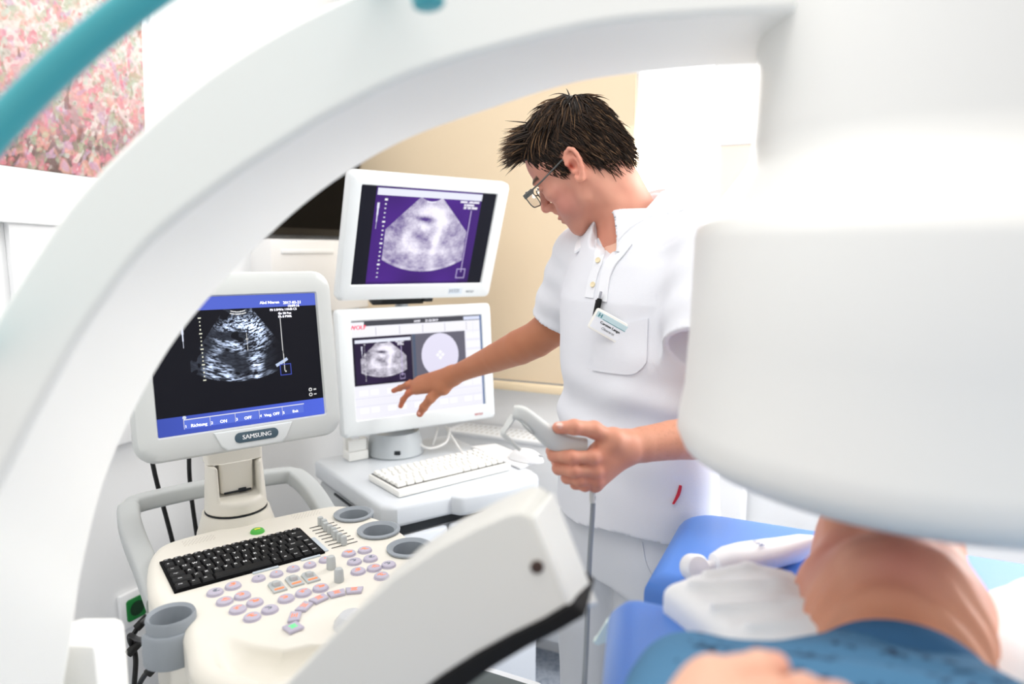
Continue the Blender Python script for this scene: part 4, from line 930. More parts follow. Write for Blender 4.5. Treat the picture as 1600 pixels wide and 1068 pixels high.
def build_head(v, h, ears=(1, -1)):
    h.ell(v, (-.012, 0, .052), (.098, .076, .086), .01)
    h.ell(v, (.035, 0, .045), (.060, .064, .066), .02)          # forehead
    h.ell(v, (.030, 0, -.020), (.062, .056, .075), .025)        # face block
    for s in (1, -1):
        h.cap(v, (-.002, s * .054, -.030), (.010, s * .050, -.060), .016, .016, .02)      # jaw angle
        h.cap(v, (.010, s * .050, -.060), (.076, s * .014, -.098), .016, .014, .018)
        h.ell(v, (.064, s * .046, -.010), (.022, .018, .018), .018)                        # cheek bone
        h.ell(v, (.058, s * .036, -.048), (.024, .020, .026), .016)
        h.ell(v, (.082, s * .028, .030), (.014, .026, .009), .010)                         # brow
    h.ell(v, (.080, 0, -.100), (.018, .020, .016), .012)        # chin
    h.ell(v, (.070, 0, -.062), (.030, .032, .036), .02)
    for s in (1, -1): h.ell(v, (.096, s * .032, .010), (.015, .018, .012), .008, 's')
    for s in (1, -1):
        h.ell(v, (.078, s * .032, .010), (.0125, .0125, .0125), .001)
        h.cap(v, (.083, s * .044, .014), (.089, s * .024, .017), .0045, .0045, .004); h.cap(v, (.083, s * .042, .001), (.088, s * .024, .002), .004, .004, .004)
    h.chain(v, [(.090, 0, .026), (.102, 0, .004), (.116, 0, -.020)], [.009, .0095, .0115], .008)   # nose
    for s in (1, -1): h.ell(v, (.104, s * .0135, -.026), (.0115, .0085, .0085), .005)
    for s in (1, -1): h.ell(v, (.108, s * .0075, -.0345), (.006, .0038, .005), .002, 's')
    h.cap(v, (.098, -.008, -.040), (.098, .008, -.040), .008, .008, .008)
    h.ell(v, (.097, 0, -.0575), (.010, .023, .0058), .004); h.ell(v, (.095, 0, -.0685), (.010, .021, .0065), .004)
    h.cap(v, (.104, -.020, -.063), (.104, .020, -.063), .0016, .0016, .002, 's')
    for s in ears: build_ear(v, h, s)
def build_ear(v, h, s):
    E = lambda a, b, out: (-.012 + a, s * (.068 + out), b - .002)      # a back, b up
    def q(a, b): # local ear plane tilts out to the back
        return E(-a * .95 - .12 * b, b, .006 + .32 * max(a, 0))
    h.ell(v, q(.008, .004), (.016, .0055, .028), .006, tilt=rotm('Y', -10) @ rotm('Z', s * 18))
    hel = [(-.006, .004), (-.010, .014), (-.007, .026), (.002, .033), (.013, .034), (.021, .027), (.024, .016), (.023, .003), (.019, -.010), (.012, -.020), (.004, -.027), (-.003, -.026), (-.006, -.018)]
    pts = [np.array(q(a, b)) + np.array([0, s * .006, 0]) for a, b in hel]
    h.chain(v, pts, [.003, .0034, .0036, .0038, .0040, .0040, .0038, .0036, .0038, .0046, .0060, .0055, .004], .003)
    anti = [(.004, .022), (.012, .018), (.016, .008), (.014, -.004), (.008, -.012)]
    h.chain(v, [np.array(q(a, b)) + np.array([0, s * .0045, 0]) for a, b in anti], [.0025, .003, .0034, .0034, .003], .003)
    h.ell(v, np.array(q(.003, .004)) + np.array([0, s * .010, 0]), (.0075, .010, .011), .003, 's')
    h.ell(v, np.array(q(.011, .022)) + np.array([0, s * .010, 0]), (.0045, .006, .008), .003, 's')
    h.cap(v, np.array(q(-.007, .002)) + np.array([0, s * .004, 0]), np.array(q(-.006, -.006)) + np.array([0, s * .005, 0]), .004, .004, .003)
def build_finger(v, pts, r0, r1, k=.004):
    n = len(pts); rs = [r0 + (r1 - r0) * i / (n - 1) for i in range(n)]; v.chain(pts, rs, k)
    for p, r in zip(pts[1:-1], rs[1:-1]): v.ell(p, (r * 1.09,) * 3, None, .004)
def sph(V, c, r):
    return np.clip(1 - np.linalg.norm(V - np.array(c), axis=1) / r, 0, 1)
def blend(C, m, col): m = np.clip(m, 0, 1)[:, None]; C[:] = C * (1 - m) + np.array(lin(col)) * m
def pnoise(V, s, seed): return .5 * (vnoise(V[:, 0] * s + V[:, 2] * s * .7, V[:, 1] * s - V[:, 2] * s * .5, seed) + vnoise(V[:, 2] * s, V[:, 0] * s * .8 + V[:, 1] * s * .6, seed + 5))
skin = vcmat('skin', .5, sss=.08, bump=.12, bscale=700, spec=.35)

# ------------------------------------------------------------------ the standing man
MF = np.array([-.80, -.60, 0]); ML = np.array([.60, -.80, 0])
ph, pp = math.radians(31), math.radians(35)
hf = np.array([-math.cos(ph) * math.cos(pp), math.sin(ph) * math.cos(pp), -math.sin(pp)])
hl = np.array([-math.sin(ph), -math.cos(ph), 0]); hu = np.cross(hf, hl)
h = HF((0, 0, 0), hf, hu + hl * .24, .965); h.o = at(889, 266, 1.335) - h.l * .074
NB = at(984, 346, 1.405)
mp = at(975, 700, 1.40); man = empty('person', 'standing man in a white polo shirt and glasses reaching towards the screens', 'person', (mp[0], mp[1], 0))
bodies = []; cols = []
# head and neck
vh = Vol(h.o - np.array([.16, .15, .25]), np.array([.42, 1.56, h.o[2] + .17]), .0022)
build_head(vh, h, (1, -1))
vh.chain([h.P(-.030, 0, .0), h.P(-.038, 0, -.03) * .6 + NB * .4, NB, NB + np.array([.02, 0, -.12])], [.058, .058, .062, .085], .02)
h.cap(vh, (.060, 0, -.085), (-.005, 0, -.085), .018, .035, .03)
for s in (1, -1):
    vh.chain([h.P(-.022, s * .056, -.03), (h.P(-.022, s * .05, -.06) + NB + ML * s * .04 + MF * .03) / 2, NB + MF * .052 + ML * s * .012 + np.array([0, 0, -.055])], [.012, .013, .010], .018)
vh.cap(NB + np.array([.0, .0, -.02]), NB + ML * .12 + np.array([0, 0, -.075]), .045, .04, .03); vh.cap(NB + np.array([0, 0, -.02]), NB - ML * .12 + np.array([0, 0, -.075]), .045, .04, .03)
V, Fq = vh.mesh('head'); bodies.append((V, Fq)); q = h.L(V)
C = np.tile(np.array(lin((214, 156, 134))), (len(V), 1))
face = np.clip((q[:, 0] - .0) / .05, 0, 1)
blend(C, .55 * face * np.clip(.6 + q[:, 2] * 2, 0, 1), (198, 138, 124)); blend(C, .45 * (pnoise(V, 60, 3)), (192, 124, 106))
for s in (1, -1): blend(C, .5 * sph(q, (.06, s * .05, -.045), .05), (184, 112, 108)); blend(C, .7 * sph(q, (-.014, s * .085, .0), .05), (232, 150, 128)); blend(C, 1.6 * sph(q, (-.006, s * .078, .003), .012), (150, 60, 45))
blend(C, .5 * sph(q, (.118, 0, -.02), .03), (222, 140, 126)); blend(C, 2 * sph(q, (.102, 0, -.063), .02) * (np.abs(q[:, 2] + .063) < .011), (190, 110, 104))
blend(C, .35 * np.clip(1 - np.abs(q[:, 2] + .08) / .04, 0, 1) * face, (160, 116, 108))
for s in (1, -1):
    e = sph(q, (.090, s * .032, .010), .012); blend(C, 3 * sph(q, (.091, s * .032, .010), .0075), (240, 238, 234)); blend(C, 4 * sph(q, (.0905, s * .032, .010), .005), (60, 46, 36))
    blend(C, 1.5 * np.clip(1 - (np.abs(q[:, 2] - .034) / .006), 0, 1) * (np.abs(np.abs(q[:, 1]) - .032) < .022) * (q[:, 0] > .07), (70, 50, 38))
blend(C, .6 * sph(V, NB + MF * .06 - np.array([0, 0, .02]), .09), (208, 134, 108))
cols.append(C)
# right arm reaching to the screen
RS, RE, RW = at(908, 408, 1.53), at(828, 535, 1.67), at(708, 586, 1.88)
va = Vol(np.array([-.38, 1.45, .98]), np.array([.22, 2.0, 1.5]), .0026)
va.chain([RS, at(868, 508, 1.61), at(838, 530, 1.66), at(812, 542, 1.70), at(775, 558, 1.765), at(738, 573, 1.83), RW], [.052, .046, .044, .044, .037, .029, .0255], .02)
rh = dict(index=[(650, 609, 1.925), (638, 614, 1.93), (630, 624, 1.94), (626, 634, 1.945)], middle=[(649, 602, 1.935), (636, 601, 1.95), (625, 606, 1.965), (615, 610, 1.975)],
          ring=[(652, 597, 1.945), (641, 598, 1.97), (633, 603, 1.985), (626, 607, 1.985)], little=[(657, 593, 1.955), (649, 596, 1.98), (642, 602, 1.99), (637, 607, 1.985)])
for n_, pl in rh.items():
    P_ = [at(*t) for t in pl]; r0 = {'index': .0092, 'middle': .0095, 'ring': .009, 'little': .008}[n_]
    va.cap(RW, P_[0], .021, .0125, .014); build_finger(va, P_, r0, r0 * .78)
thb = [at(*t) for t in ((692, 605, 1.89), (673, 622, 1.895), (662, 636, 1.905), (656, 646, 1.915))]
va.cap(RW, thb[0], .02, .02, .014); va.cap(thb[0], at(655, 606, 1.925), .018, .013, .014); build_finger(va, thb, .0145, .0098)
V, Fq = va.mesh('arm'); bodies.append((V, Fq)); C = np.tile(np.array(lin((182, 120, 88))), (len(V), 1)); blend(C, .5 * pnoise(V, 45, 8), (162, 98, 68))
for P_ in (at(626, 634, 1.945), at(615, 610, 1.975), at(656, 646, 1.915), at(638, 614, 1.93)): blend(C, .7 * sph(V, P_, .03), (190, 96, 72))
blend(C, 2.5 * sph(V, at(655, 645, 1.905), .006), (232, 176, 160)); cols.append(C)
# left arm with the hand unit
LS, LE, LWr = at(1116, 405, 1.24), at(1190, 672, 1.2), at(976, 699, 1.082)
vl = Vol(np.array([.04, .95, 1.0]), np.array([.50, 1.32, 1.5]), .0022)
vl.chain([LS, LE], [.055, .045], .02); vl.chain([LE, at(1120, 680, 1.16), at(1050, 687, 1.115), at(1005, 694, 1.095), LWr], [.044, .041, .032, .0285, .027], .02)
lh = dict(index=[(926, 714, 1.045), (893, 714, 1.033), (866, 711, 1.045), (863, 704, 1.075), (880, 700, 1.09)], middle=[(930, 735, 1.05), (896, 735, 1.035), (873, 731, 1.05), (871, 720, 1.08), (886, 712, 1.093)],
          ring=[(931, 750, 1.058), (906, 750, 1.044), (886, 746, 1.056), (881, 733, 1.085), (894, 724, 1.095)], little=[(930, 756, 1.070), (914, 759, 1.057), (899, 756, 1.064), (892, 744, 1.085), (902, 736, 1.094)])
LP = {}
for n_, pl in lh.items():
    P_ = [at(*t) for t in pl]; LP[n_] = P_; r0 = {'index': .0104, 'middle': .0102, 'ring': .0092, 'little': .0080}[n_]
    vl.cap(LWr, P_[0], .0225, .0125, .010)
for n_, P_ in LP.items():
    r0 = {'index': .0104, 'middle': .0102, 'ring': .0092, 'little': .0080}[n_]; build_finger(vl, P_, r0, r0 * .82, .0015); vl.ell(P_[0] + nrm(CAM - P_[0]) * .003, (.0108,) * 3, None, .006)
lt = [at(*t) for t in ((958, 688, 1.062), (928, 671, 1.05), (897, 667, 1.035), (872, 668, 1.032))]; LP['thumb'] = lt
vl.cap(LWr, lt[0], .024, .019, .012); vl.cap(lt[0], at(930, 705, 1.062), .018, .012, .012); build_finger(vl, lt, .0145, .0092)
vl.ell(at(873, 664.5, 1.0265), (.0062, .006, .003), None, .001)
V, Fq = vl.mesh('arm2'); bodies.append((V, Fq)); C = np.tile(np.array(lin((218, 158, 132))), (len(V), 1)); blend(C, .55 * pnoise(V, 50, 12), (198, 122, 96))
for n_, P_ in LP.items():
    for j, (p, r_) in enumerate(zip(P_, (.022, .018, .016, .02, .02))): blend(C, .55 * sph(V, p, r_), (214, 122, 104))
blend(C, 3.0 * sph(V, at(874, 664, 1.026), .0062), (240, 200, 190))
fo = np.clip((V - LWr) @ nrm(LE - LWr) / .05, 0, 1); hair = (vnoise(V[:, 0] * 260 + V[:, 1] * 300, V[:, 2] * 520, 21) > .74) * fo; blend(C, .2 * hair, (140, 90, 66)); blend(C, .35 * fo, (208, 148, 118))
cols.append(C)
# unseen trunk under the clothes keeps the body in one piece
vt = Vol(np.array([.0, 1.15, .06]), np.array([.46, 1.62, 1.52]), .009)
tc0 = np.array([.25, 1.375, 0])
vt.chain([tc0 + (0, 0, .95), tc0 + (0, 0, 1.15), tc0 + (0, 0, 1.3)], [.09, .095, .10], .03); vt.cap(tc0 + (0, 0, 1.3), NB, .09, .05, .03); vt.cap(tc0 + (0, 0, 1.38), RS, .07, .045, .03); vt.cap(tc0 + (0, 0, 1.38), LS, .07, .045, .03)
for s in (1, -1): vt.chain([tc0 + ML * s * .085 + (0, 0, .92), tc0 + ML * s * .095 + (0, 0, .5), tc0 + ML * s * .1 + (0, 0, .09)], [.075, .05, .035], .02)
V, Fq = vt.mesh('trunk'); bodies.append((V, Fq)); cols.append(np.tile(np.array(lin((226, 178, 156))), (len(V), 1)))
off = 0; AV, AF = [], []
for V, Fq in bodies: AV.append(V); AF.append(Fq + off); off += len(V)
me = mesh_np('body', np.vstack(AV), np.vstack(AF)); tint(me, np.vstack(cols)); part('body', me, skin, man, world=True, sharp=0)

# polo shirt
shirt_m = mat('white_pique_cotton', (222, 224, 230), .85, .2, bump=.25, bscale=900)
vs = Vol(np.array([.02, 1.05, .88]), np.array([.50, 1.68, 1.58]), .0042)
zs_ = [.90, .95, 1.05, 1.15, 1.25, 1.35, 1.42, 1.47, 1.50, 1.53]
cxs = [.252, .252, .250, .247, .252, .258, .258, .252, .245, .24]; cys = [1.355, 1.355, 1.355, 1.36, 1.372, 1.385, 1.395, 1.40, 1.405, 1.41]
as_ = [.190, .188, .180, .176, .188, .195, .180, .135, .100, .07]; bs_ = [.132, .130, .124, .120, .126, .125, .108, .088, .074, .06]
def torso(x, y, z):
    cx, cy, a, b_ = (np.interp(z, zs_, t).astype(np.float32) for t in (cxs, cys, as_, bs_))
    dx, dy = x - cx, y - cy; s = dx * ML[0] + dy * ML[1]; f = dx * MF[0] + dy * MF[1]
    d = (np.sqrt((s / a) ** 2 + (f / b_) ** 2) - 1) * np.minimum(a, b_)
    # cloth folds: diagonal ones at the waist, soft ones from the chest
    ph1 = z * 58 + s * 16 + 3.2 * vnoise(s * 9 + 0 * z, z * 7, 3); m1 = np.exp(-((z - 1.13) / .085) ** 2)
    ph2 = z * 34 - s * 26 + 2.6 * vnoise(s * 7 + 0 * z, z * 6, 9); m2 = np.exp(-((z - 1.27) / .12) ** 2) * np.clip((s + .1) * 4, 0, 1)
    d = d - .0060 * np.sin(ph1) * m1 - .0040 * np.sin(ph2) * m2 - .005 * (vnoise(s * 14 + 0 * z, z * 9, 14) - .5)
    return np.maximum(d, np.maximum(.925 + .008 * np.sin(s * 22) - z + .03 * np.clip(-f * 3, -.5, .5), z - 1.53)).astype(np.float32)
vs.field(torso, vs.lo, vs.lo + vs.n * vs.h)
def cutcone(v, a, b, ra, rb, k):
    a, b = np.array(a), np.array(b); L = np.linalg.norm(b - a); t_ = (b - a) / L
    def f(x, y, z):
        p = [x - a[0], y - a[1], z - a[2]]; t = p[0] * t_[0] + p[1] * t_[1] + p[2] * t_[2]; r2 = p[0] ** 2 + p[1] ** 2 + p[2] ** 2 - t * t
        tt = np.clip(t / L, 0, 1.2); d = np.sqrt(np.maximum(r2, 0)) - (ra + (rb - ra) * tt) - .0025 * np.sin(tt * 17 + x * 30)
        d = np.where(t < 0, np.sqrt(np.maximum(r2 + t * t, 0)) - ra, d); return np.maximum(d, t - L).astype(np.float32)
    v.field(f, np.minimum(a, b) - ra - .03, np.maximum(a, b) + ra + .03, k)
cutcone(vs, at(912, 405, 1.53), at(868, 500, 1.605), .074, .060, .03)
cutcone(vs, at(1112, 405, 1.245), at(1098, 543, 1.165), .080, .070, .03)
vs.cap(NB + np.array([.005, 0, -.05]), at(1100, 385, 1.26), .062, .055, .03); vs.cap(NB + np.array([0, 0, -.06]), at(918, 392, 1.52), .06, .055, .03)
vs.chain([at(1112, 395, 1.27), at(1062, 352, 1.40), at(1030, 338, 1.46), at(960, 372, 1.50)], [.05, .050, .050, .05], .03)
# neck opening and sleeve openings
vs.chain([NB + np.array([0, 0, .10]), NB, NB + MF * .02 - np.array([0, 0, .035])], [.075, .066, .050], .004, 's')
vs.chain([NB + MF * .05 - np.array([0, 0, .01]), at(947, 402, 1.30)], [.040, .012], .004, 's'); vs.cap(NB + MF * .055 - np.array([0, 0, .03]), NB + MF * .11 - np.array([0, 0, .02]), .030, .03, .004, 's')
vs.cap(at(872, 492, 1.60), at(862, 515, 1.62), .052, .052, .001, 's'); vs.cap(at(1099, 535, 1.17), at(1097, 560, 1.155), .058, .058, .001, 's')
shirt = part('polo_shirt', mesh_np('polo_shirt', *vs.mesh('s')), shirt_m, man, world=True, sharp=0, label='white short-sleeved polo shirt')
class Both:
    """first surface along a pixel's ray over several volumes"""
    def __init__(s, *v): s.v = v
    def hit(s, px, py, d0=.9, d1=1.8):
        c = [q for q in (v.hit(px, py, d0, d1) for v in s.v) if q is not None]
        return min(c, key=lambda q: np.linalg.norm(q - CAM)) if c else None
def sheet(name, rows, vol, lift, thick, m, parent, fallback=1.36, label=None, res=4, d0=.95):
    """cloth patch: rows of pixel points laid on the surface and lifted from it"""
    G = []
    for r in rows:
        rr2 = spline([(p[0], p[1], 0) for p in r], res); L = []
        for i, p in enumerate(rr2):
            hp = vol.hit(p[0], p[1], d0, 1.75)
            L.append(hp)
        ok = [q for q in L if q is not None]
        for i in range(len(L)):
            if L[i] is None:
                j = min((k for k in range(len(L)) if L[k] is not None), key=lambda k: abs(k - i), default=None)
                L[i] = at(rr2[i][0], rr2[i][1], fallback) if j is None else CAM + ray(rr2[i][0], rr2[i][1]) * (np.linalg.norm(L[j] - CAM) / np.linalg.norm(ray(rr2[i][0], rr2[i][1])))
        G.append(L)
    G = np.array(G); n0, n1 = G.shape[:2]
    du = np.gradient(G, axis=0); dv = np.gradient(G, axis=1); N = np.cross(du, dv); N /= (np.linalg.norm(N, axis=2, keepdims=True) + 1e-9)
    tocam = CAM - G; sg = np.sign((N * tocam).sum(2, keepdims=True)); N *= np.where(sg == 0, 1, sg)
    lf = np.array(lift if hasattr(lift, '__len__') else [lift] * n0)[:, None, None]
    T_ = G + N * (lf + thick); B_ = G + N * lf - N * .001
    V = np.vstack([T_.reshape(-1, 3), B_.reshape(-1, 3)]); o = n0 * n1; Fs = []
    for i in range(n0 - 1):
        for j in range(n1 - 1): a = i * n1 + j; Fs += [(a, a + 1, a + n1 + 1, a + n1), (o + a, o + a + n1, o + a + n1 + 1, o + a + 1)]
    bd = [i * n1 for i in range(n0)]; 
    ring = [(0, j) for j in range(n1)] + [(i, n1 - 1) for i in range(1, n0)] + [(n0 - 1, j) for j in range(n1 - 2, -1, -1)] + [(i, 0) for i in range(n0 - 2, 0, -1)]
    ring = [i * n1 + j for i, j in ring]
    for k in range(len(ring)): a, b_ = ring[k], ring[(k + 1) % len(ring)]; Fs.append((a, b_, o + b_, o + a))
    mb = MB(); mb.add(V, Fs, 0, None, True)
    return part(name, mb, m, parent, world=True, label=label, sharp=50)
sk = Both(vs, vh)
def mixrows(a, b, n):
    a = spline([(p[0], p[1], 0) for p in a], 3); b = spline([(p[0], p[1], 0) for p in b], 3)
    return [[tuple(a[i] * (1 - t) + b[i] * t)[:2] for i in range(len(a))] for t in np.linspace(0, 1, n)]
collar_m = mat('white_collar_knit', (228, 230, 235), .8, .2, bump=.2, bscale=1200)
NC = at(990, 338, 1.41)
def drop(x, y):
    z = 1.60
    while z > 1.30 and vs.val((x, y, z)) > 0: z -= .002
    return z
CTH = [0, 30, 60, 90, 120, 180, 240, 270, 300, 330, 360]
CTOP = [-.06, -.047, .009, .045, .055, .058, .045, .022, -.020, -.058, -.06]; COUT = [-.062, -.052, -.046, .007, .02, .028, .014, .0, -.04, -.072, -.07]
def collar_rows(t0, t1, n):
    rows = []
    for i in range(n + 1):
        th_ = t0 + (t1 - t0) * i / n; a = math.radians(th_); dr = MF * math.cos(a) + ML * math.sin(a); zt = NC[2] + float(np.interp(th_, CTH, CTOP))
        e = min(1, i / (n * .18)) if t0 < 90 else min(1, (n - i) / (n * .18)); r_o = .114 + .010 * (1 - e)
        o = NC + dr * r_o; zo = max(drop(o[0], o[1]) + .006, NC[2] + float(np.interp(th_, CTH, COUT)))
        zt = max(zt, zo + .004)
        top = NC + dr * .070; top[2] = zt; fold = NC + dr * .077; fold[2] = zt + .002
        st_ = NC + dr * .067; st_[2] = zt - .03
        out = np.array([o[0], o[1], zo]); mid = fold * .5 + out * .5 + dr * .003 + np.array([0, 0, .005])
        rows.append([st_, top, fold, mid, out, out - np.array([0, 0, .0045]) - dr * .001, mid - np.array([0, 0, .005]), fold - np.array([0, 0, .006])])
    return rows
b = MB(); b.loft(collar_rows(30, 182, 22), 0, True); part('collar', b, collar_m, shirt, world=True, sharp=50)
b = MB(); b.loft(collar_rows(182, 330, 22), 0, True); part('collar', b, collar_m, shirt, world=True, sharp=50)
sheet('placket', mixrows([(978, 374), (964, 390), (948, 408), (940, 432), (935, 470)], [(988, 382), (976, 398), (962, 415), (953, 438), (949, 472)], 3), sk, .0015, .002, collar_m, shirt, res=2)
sheet('placket', mixrows([(936, 372), (944, 392), (942, 410), (934, 432), (928, 466)], [(930, 374), (930, 394), (928, 412), (921, 434), (915, 464)], 3), sk, .001, .0015, collar_m, shirt, res=2)
for x, y in ((936, 407), (928, 445)):
    c = vs.hit(x, y, 1, 1.7); n = vs.grad(c); n = nrm(n + nrm(CAM - c) * .3); t = nrm(np.cross(n, Z3)); b = MB(); b.lathe([(.0052, .001), (.0058, .0028), (.0050, .0040), (.003, .0034), (0, .0034)], 20, M=frame(c + n * .002, t, np.cross(n, t), n)); part('button', b, mat('horn_button', (226, 212, 176), .35, .5), shirt, world=True, label='pale horn button')
pk = sheet('breast_pocket', mixrows([(929, 490), (955, 500), (985, 503), (1013, 497)], [(927, 578), (950, 582), (990, 584), (1011, 566)], 8), vs, .0012, .002, shirt_m, shirt, res=2)
sheet('side_tag', [[(1061, 757), (1057, 771), (1050, 786)], [(1065, 758), (1062, 772), (1053, 787)]], vs, .002, .001, mat('red_tag', (200, 40, 58), .7), shirt, res=2, label='small red tag')
# badge and pen
def on_shirt(px, py, lift=0):
    c = vs.hit(px, py, 1, 1.7); return c + vs.grad(c) * lift
bc = on_shirt(962, 513, .008); bx = nrm(at(993, 528, np.dot(bc - CAM, [0, CT, -ST])) - at(935, 495, np.dot(bc - CAM, [0, CT, -ST])) + nrm(on_shirt(990, 528) - on_shirt(935, 498)) * .03); bn = vs.grad(vs.hit(962, 513, 1, 1.7)); bn = nrm(bn - bx * (bn @ bx)); by = np.cross(bn, bx)
BDM = frame(bc + bx * .004 - by * .001, bx, by, bn) @ Matrix.Scale(1.17, 4)
bd = empty('name_badge', 'white rectangular name badge clipped on the breast pocket of the standing man', 'name badge', BDM)
b = MB(); b.prism(rrect(.084, .036, .004), -.0015, .0015, .0008); part('holder', b, mat('badge_white', (246, 246, 240), .4), bd)
b = MB(); b.box((0, 0, .0017), (.076, .029, .0006)); b.box((0, .0098, .0021), (.076, .0095, .0004), mi=1); part('card', b, [mat('card_white', (236, 240, 246), .5), mat('card_blue_band', (196, 220, 226), .5)], bd)
b = MB(); add_text(b, 'Carsten Lange', .0060, Matrix.Translation((-.009, .000, .0024)), 0, bold=.0003); add_text(b, 'Oberarzt', .0060, Matrix.Translation((-.009, -.0075, .0024)), 0); add_text(b, 'H', .0095, Matrix.Translation((-.031, .0092, .0025)), 1, bold=.0005); add_text(b, 'IIII', .002, Matrix.Translation((0, .0052, .0025)), 1)
b.box((.0, .0058, .0024), (.05, .0008, .0003), mi=1); part('lettering', b, [black_print, mat('badge_teal', (70, 140, 150), .5)], bd)
pc0, pc1 = on_shirt(936, 497, .010), on_shirt(945.5, 458, .012); pd_ = nrm(pc1 - pc0); 
pt_ = frame(pc0 - pd_ * .05, nrm(np.cross(pd_, MF)), np.cross(pd_, nrm(np.cross(pd_, MF))), pd_); lp = float(np.linalg.norm(pc1 - pc0)) + .05
pen = empty('pen', 'black ballpoint pen standing in the breast pocket beside the name badge', 'pen', pt_)
b = MB(); b.lathe([(.0045, .044), (.0052, .046), (.0052, lp - .018), (.0045, lp - .014), (.0, lp - .013)], 18); part('barrel', b, key_black, pen)
b = MB(); b.lathe([(.0026, lp - .014), (.0026, lp - .001), (.0018, lp), (0, lp)], 14); part('push_button', b, mat('pen_silver', (150, 152, 160), .3, .5, metal=.6), pen)
b = MB(); b.box((-.0068, 0, lp - .038), (.0016, .004, .036), .0006); b.box((-.0055, 0, lp - .019), (.005, .004, .004), .0006); part('clip', b, key_black, pen)

# trousers and shoes
tr_m = mat('white_twill_trousers', (210, 213, 219), .85, .2, bump=.2, bscale=900)
vp = Vol(np.array([.0, 1.10, .05]), np.array([.50, 1.62, 1.0]), .0055)
def pelvis(x, y, z):
    dx, dy = x - .250, y - 1.355; s = dx * ML[0] + dy * ML[1]; f = dx * MF[0] + dy * MF[1]; return np.maximum((np.sqrt((s / .172) ** 2 + (f / .116) ** 2) - 1) * .116, np.maximum(z - .96, .80 - z)).astype(np.float32)
vp.field(pelvis, (0, 1.1, .75), (.5, 1.62, 1.0))
for s in (1, -1):
    hp = np.array([.250, 1.355, .84]) + ML * s * .085; kn = np.array([.250, 1.355, .48]) + ML * s * .095 + MF * .015; an = np.array([.250, 1.36, .085]) + ML * s * .1
    vp.chain([hp, (hp + kn) / 2, kn, (kn + an) / 2, an], [.098, .090, .075, .072, .068], .03)
vp.field(lambda x, y, z: (.07 - z) + 0 * x + 0 * y, (0, 1.1, .0), (.5, 1.62, .09), 0, 'x')
wr = vp.D; g = np.meshgrid(*vp.ax, indexing='ij', sparse=True); wr += (.0035 * np.sin(g[0] * 70 + g[1] * 40 + 3 * vnoise(g[0] * 8 + 0 * g[2], g[2] * 6, 4)) * np.clip((.85 - g[2]) * 6, 0, 1)).astype(np.float32)
trs = part('trousers', mesh_np('trousers', *vp.mesh('t')), tr_m, man, world=True, sharp=0)
sheet('pocket_edge', [[(1001, 846), (1006, 876), (1016, 900), (1030, 917)], [(1004, 846), (1009, 875), (1019, 898), (1032, 914)]], vp, .0005, .0015, tr_m, trs, res=3)
for s in (1, -1):
    b = np.array([.250, 1.36, 0]) + ML * s * .1; vv = Vol(b - .2, b + np.array([.2, .2, .16]), .006)
    vv.chain([b + (0, 0, .05), b + MF * .09 + (0, 0, .04), b + MF * .16 + (0, 0, .035)], [.045, .042, .034], .02); vv.field(lambda x, y, z: (z - .002) + 0 * x + 0 * y, b - .2, b + .2, 0, 's'); part('shoe', mesh_np('shoe', *vv.mesh('sh')), mat('white_clog', (235, 236, 238), .5), man, world=True, sharp=0)

# hair
def hair_root(th, ph_):   # th from top, ph around (0 = face)
    d = np.array([math.sin(th) * math.cos(ph_), math.sin(th) * math.sin(ph_), math.cos(th)]); c = np.array([-.010, 0, .052]); r = np.array([.0995, .0780, .0905])
    return c + d * r, nrm(d / r)
def hairline(p):
    """True where hair grows (head coordinates)"""
    x, y, z = p; ay = abs(y)
    if x > .058: return z > .088 + .22 * (x - .058) - .25 * max(0, ay - .045) 
    if x > .020: return z > .088 - (.058 - x) * 1.35 - .0 * ay if ay > .04 else z > .085
    if x > .004: return z > -.004
    if x > -.026: return z > .036
    return z > -.050 + .25 * max(0, x + .075) + (.05 if x > -.04 else 0)
vhair = Vol(h.o - .16, h.o + .17, .003)
h.ell(vhair, (-.012, 0, .054), (.1005, .0785, .0895), .0); h.ell(vhair, (.03, 0, .075), (.062, .066, .056), .02); h.ell(vhair, (-.045, 0, .0), (.066, .066, .06), .02)
gx = np.stack(np.meshgrid(*vhair.ax, indexing='ij'), -1); q = h.L(gx.reshape(-1, 3)).reshape(gx.shape)
X_, Y_, Z_ = q[..., 0], np.abs(q[..., 1]), q[..., 2]
lim = np.interp(X_, [-.12, -.095, -.075, -.050, -.034, -.024, .002, .006, .016, .030, .046, .060, .076, .10], [-.078, -.080, -.074, -.042, -.004, .036, .040, -.004, -.014, -.004, .024, .062, .086, .090]) - .0
VH = Vol(vhair.lo, vhair.lo + 1e-6, vhair.h); VH.n = vhair.n; VH.D = vhair.D.copy()
vhair.D = np.maximum(vhair.D, (lim - Z_ + .004 * np.sin(X_ * 400)).astype(np.float32))
hair_p = part('hair', MB(), None, man) if False else None
hv_, hf_ = vhair.mesh('hair')
rs = random.Random(5); hm = MB(); SV, SF, SCc = [hv_], [hf_], [np.tile(np.array(lin((24, 17, 13))), (len(hv_), 1))]; off = len(hv_)
crown = np.array([-.075, .0, .125])
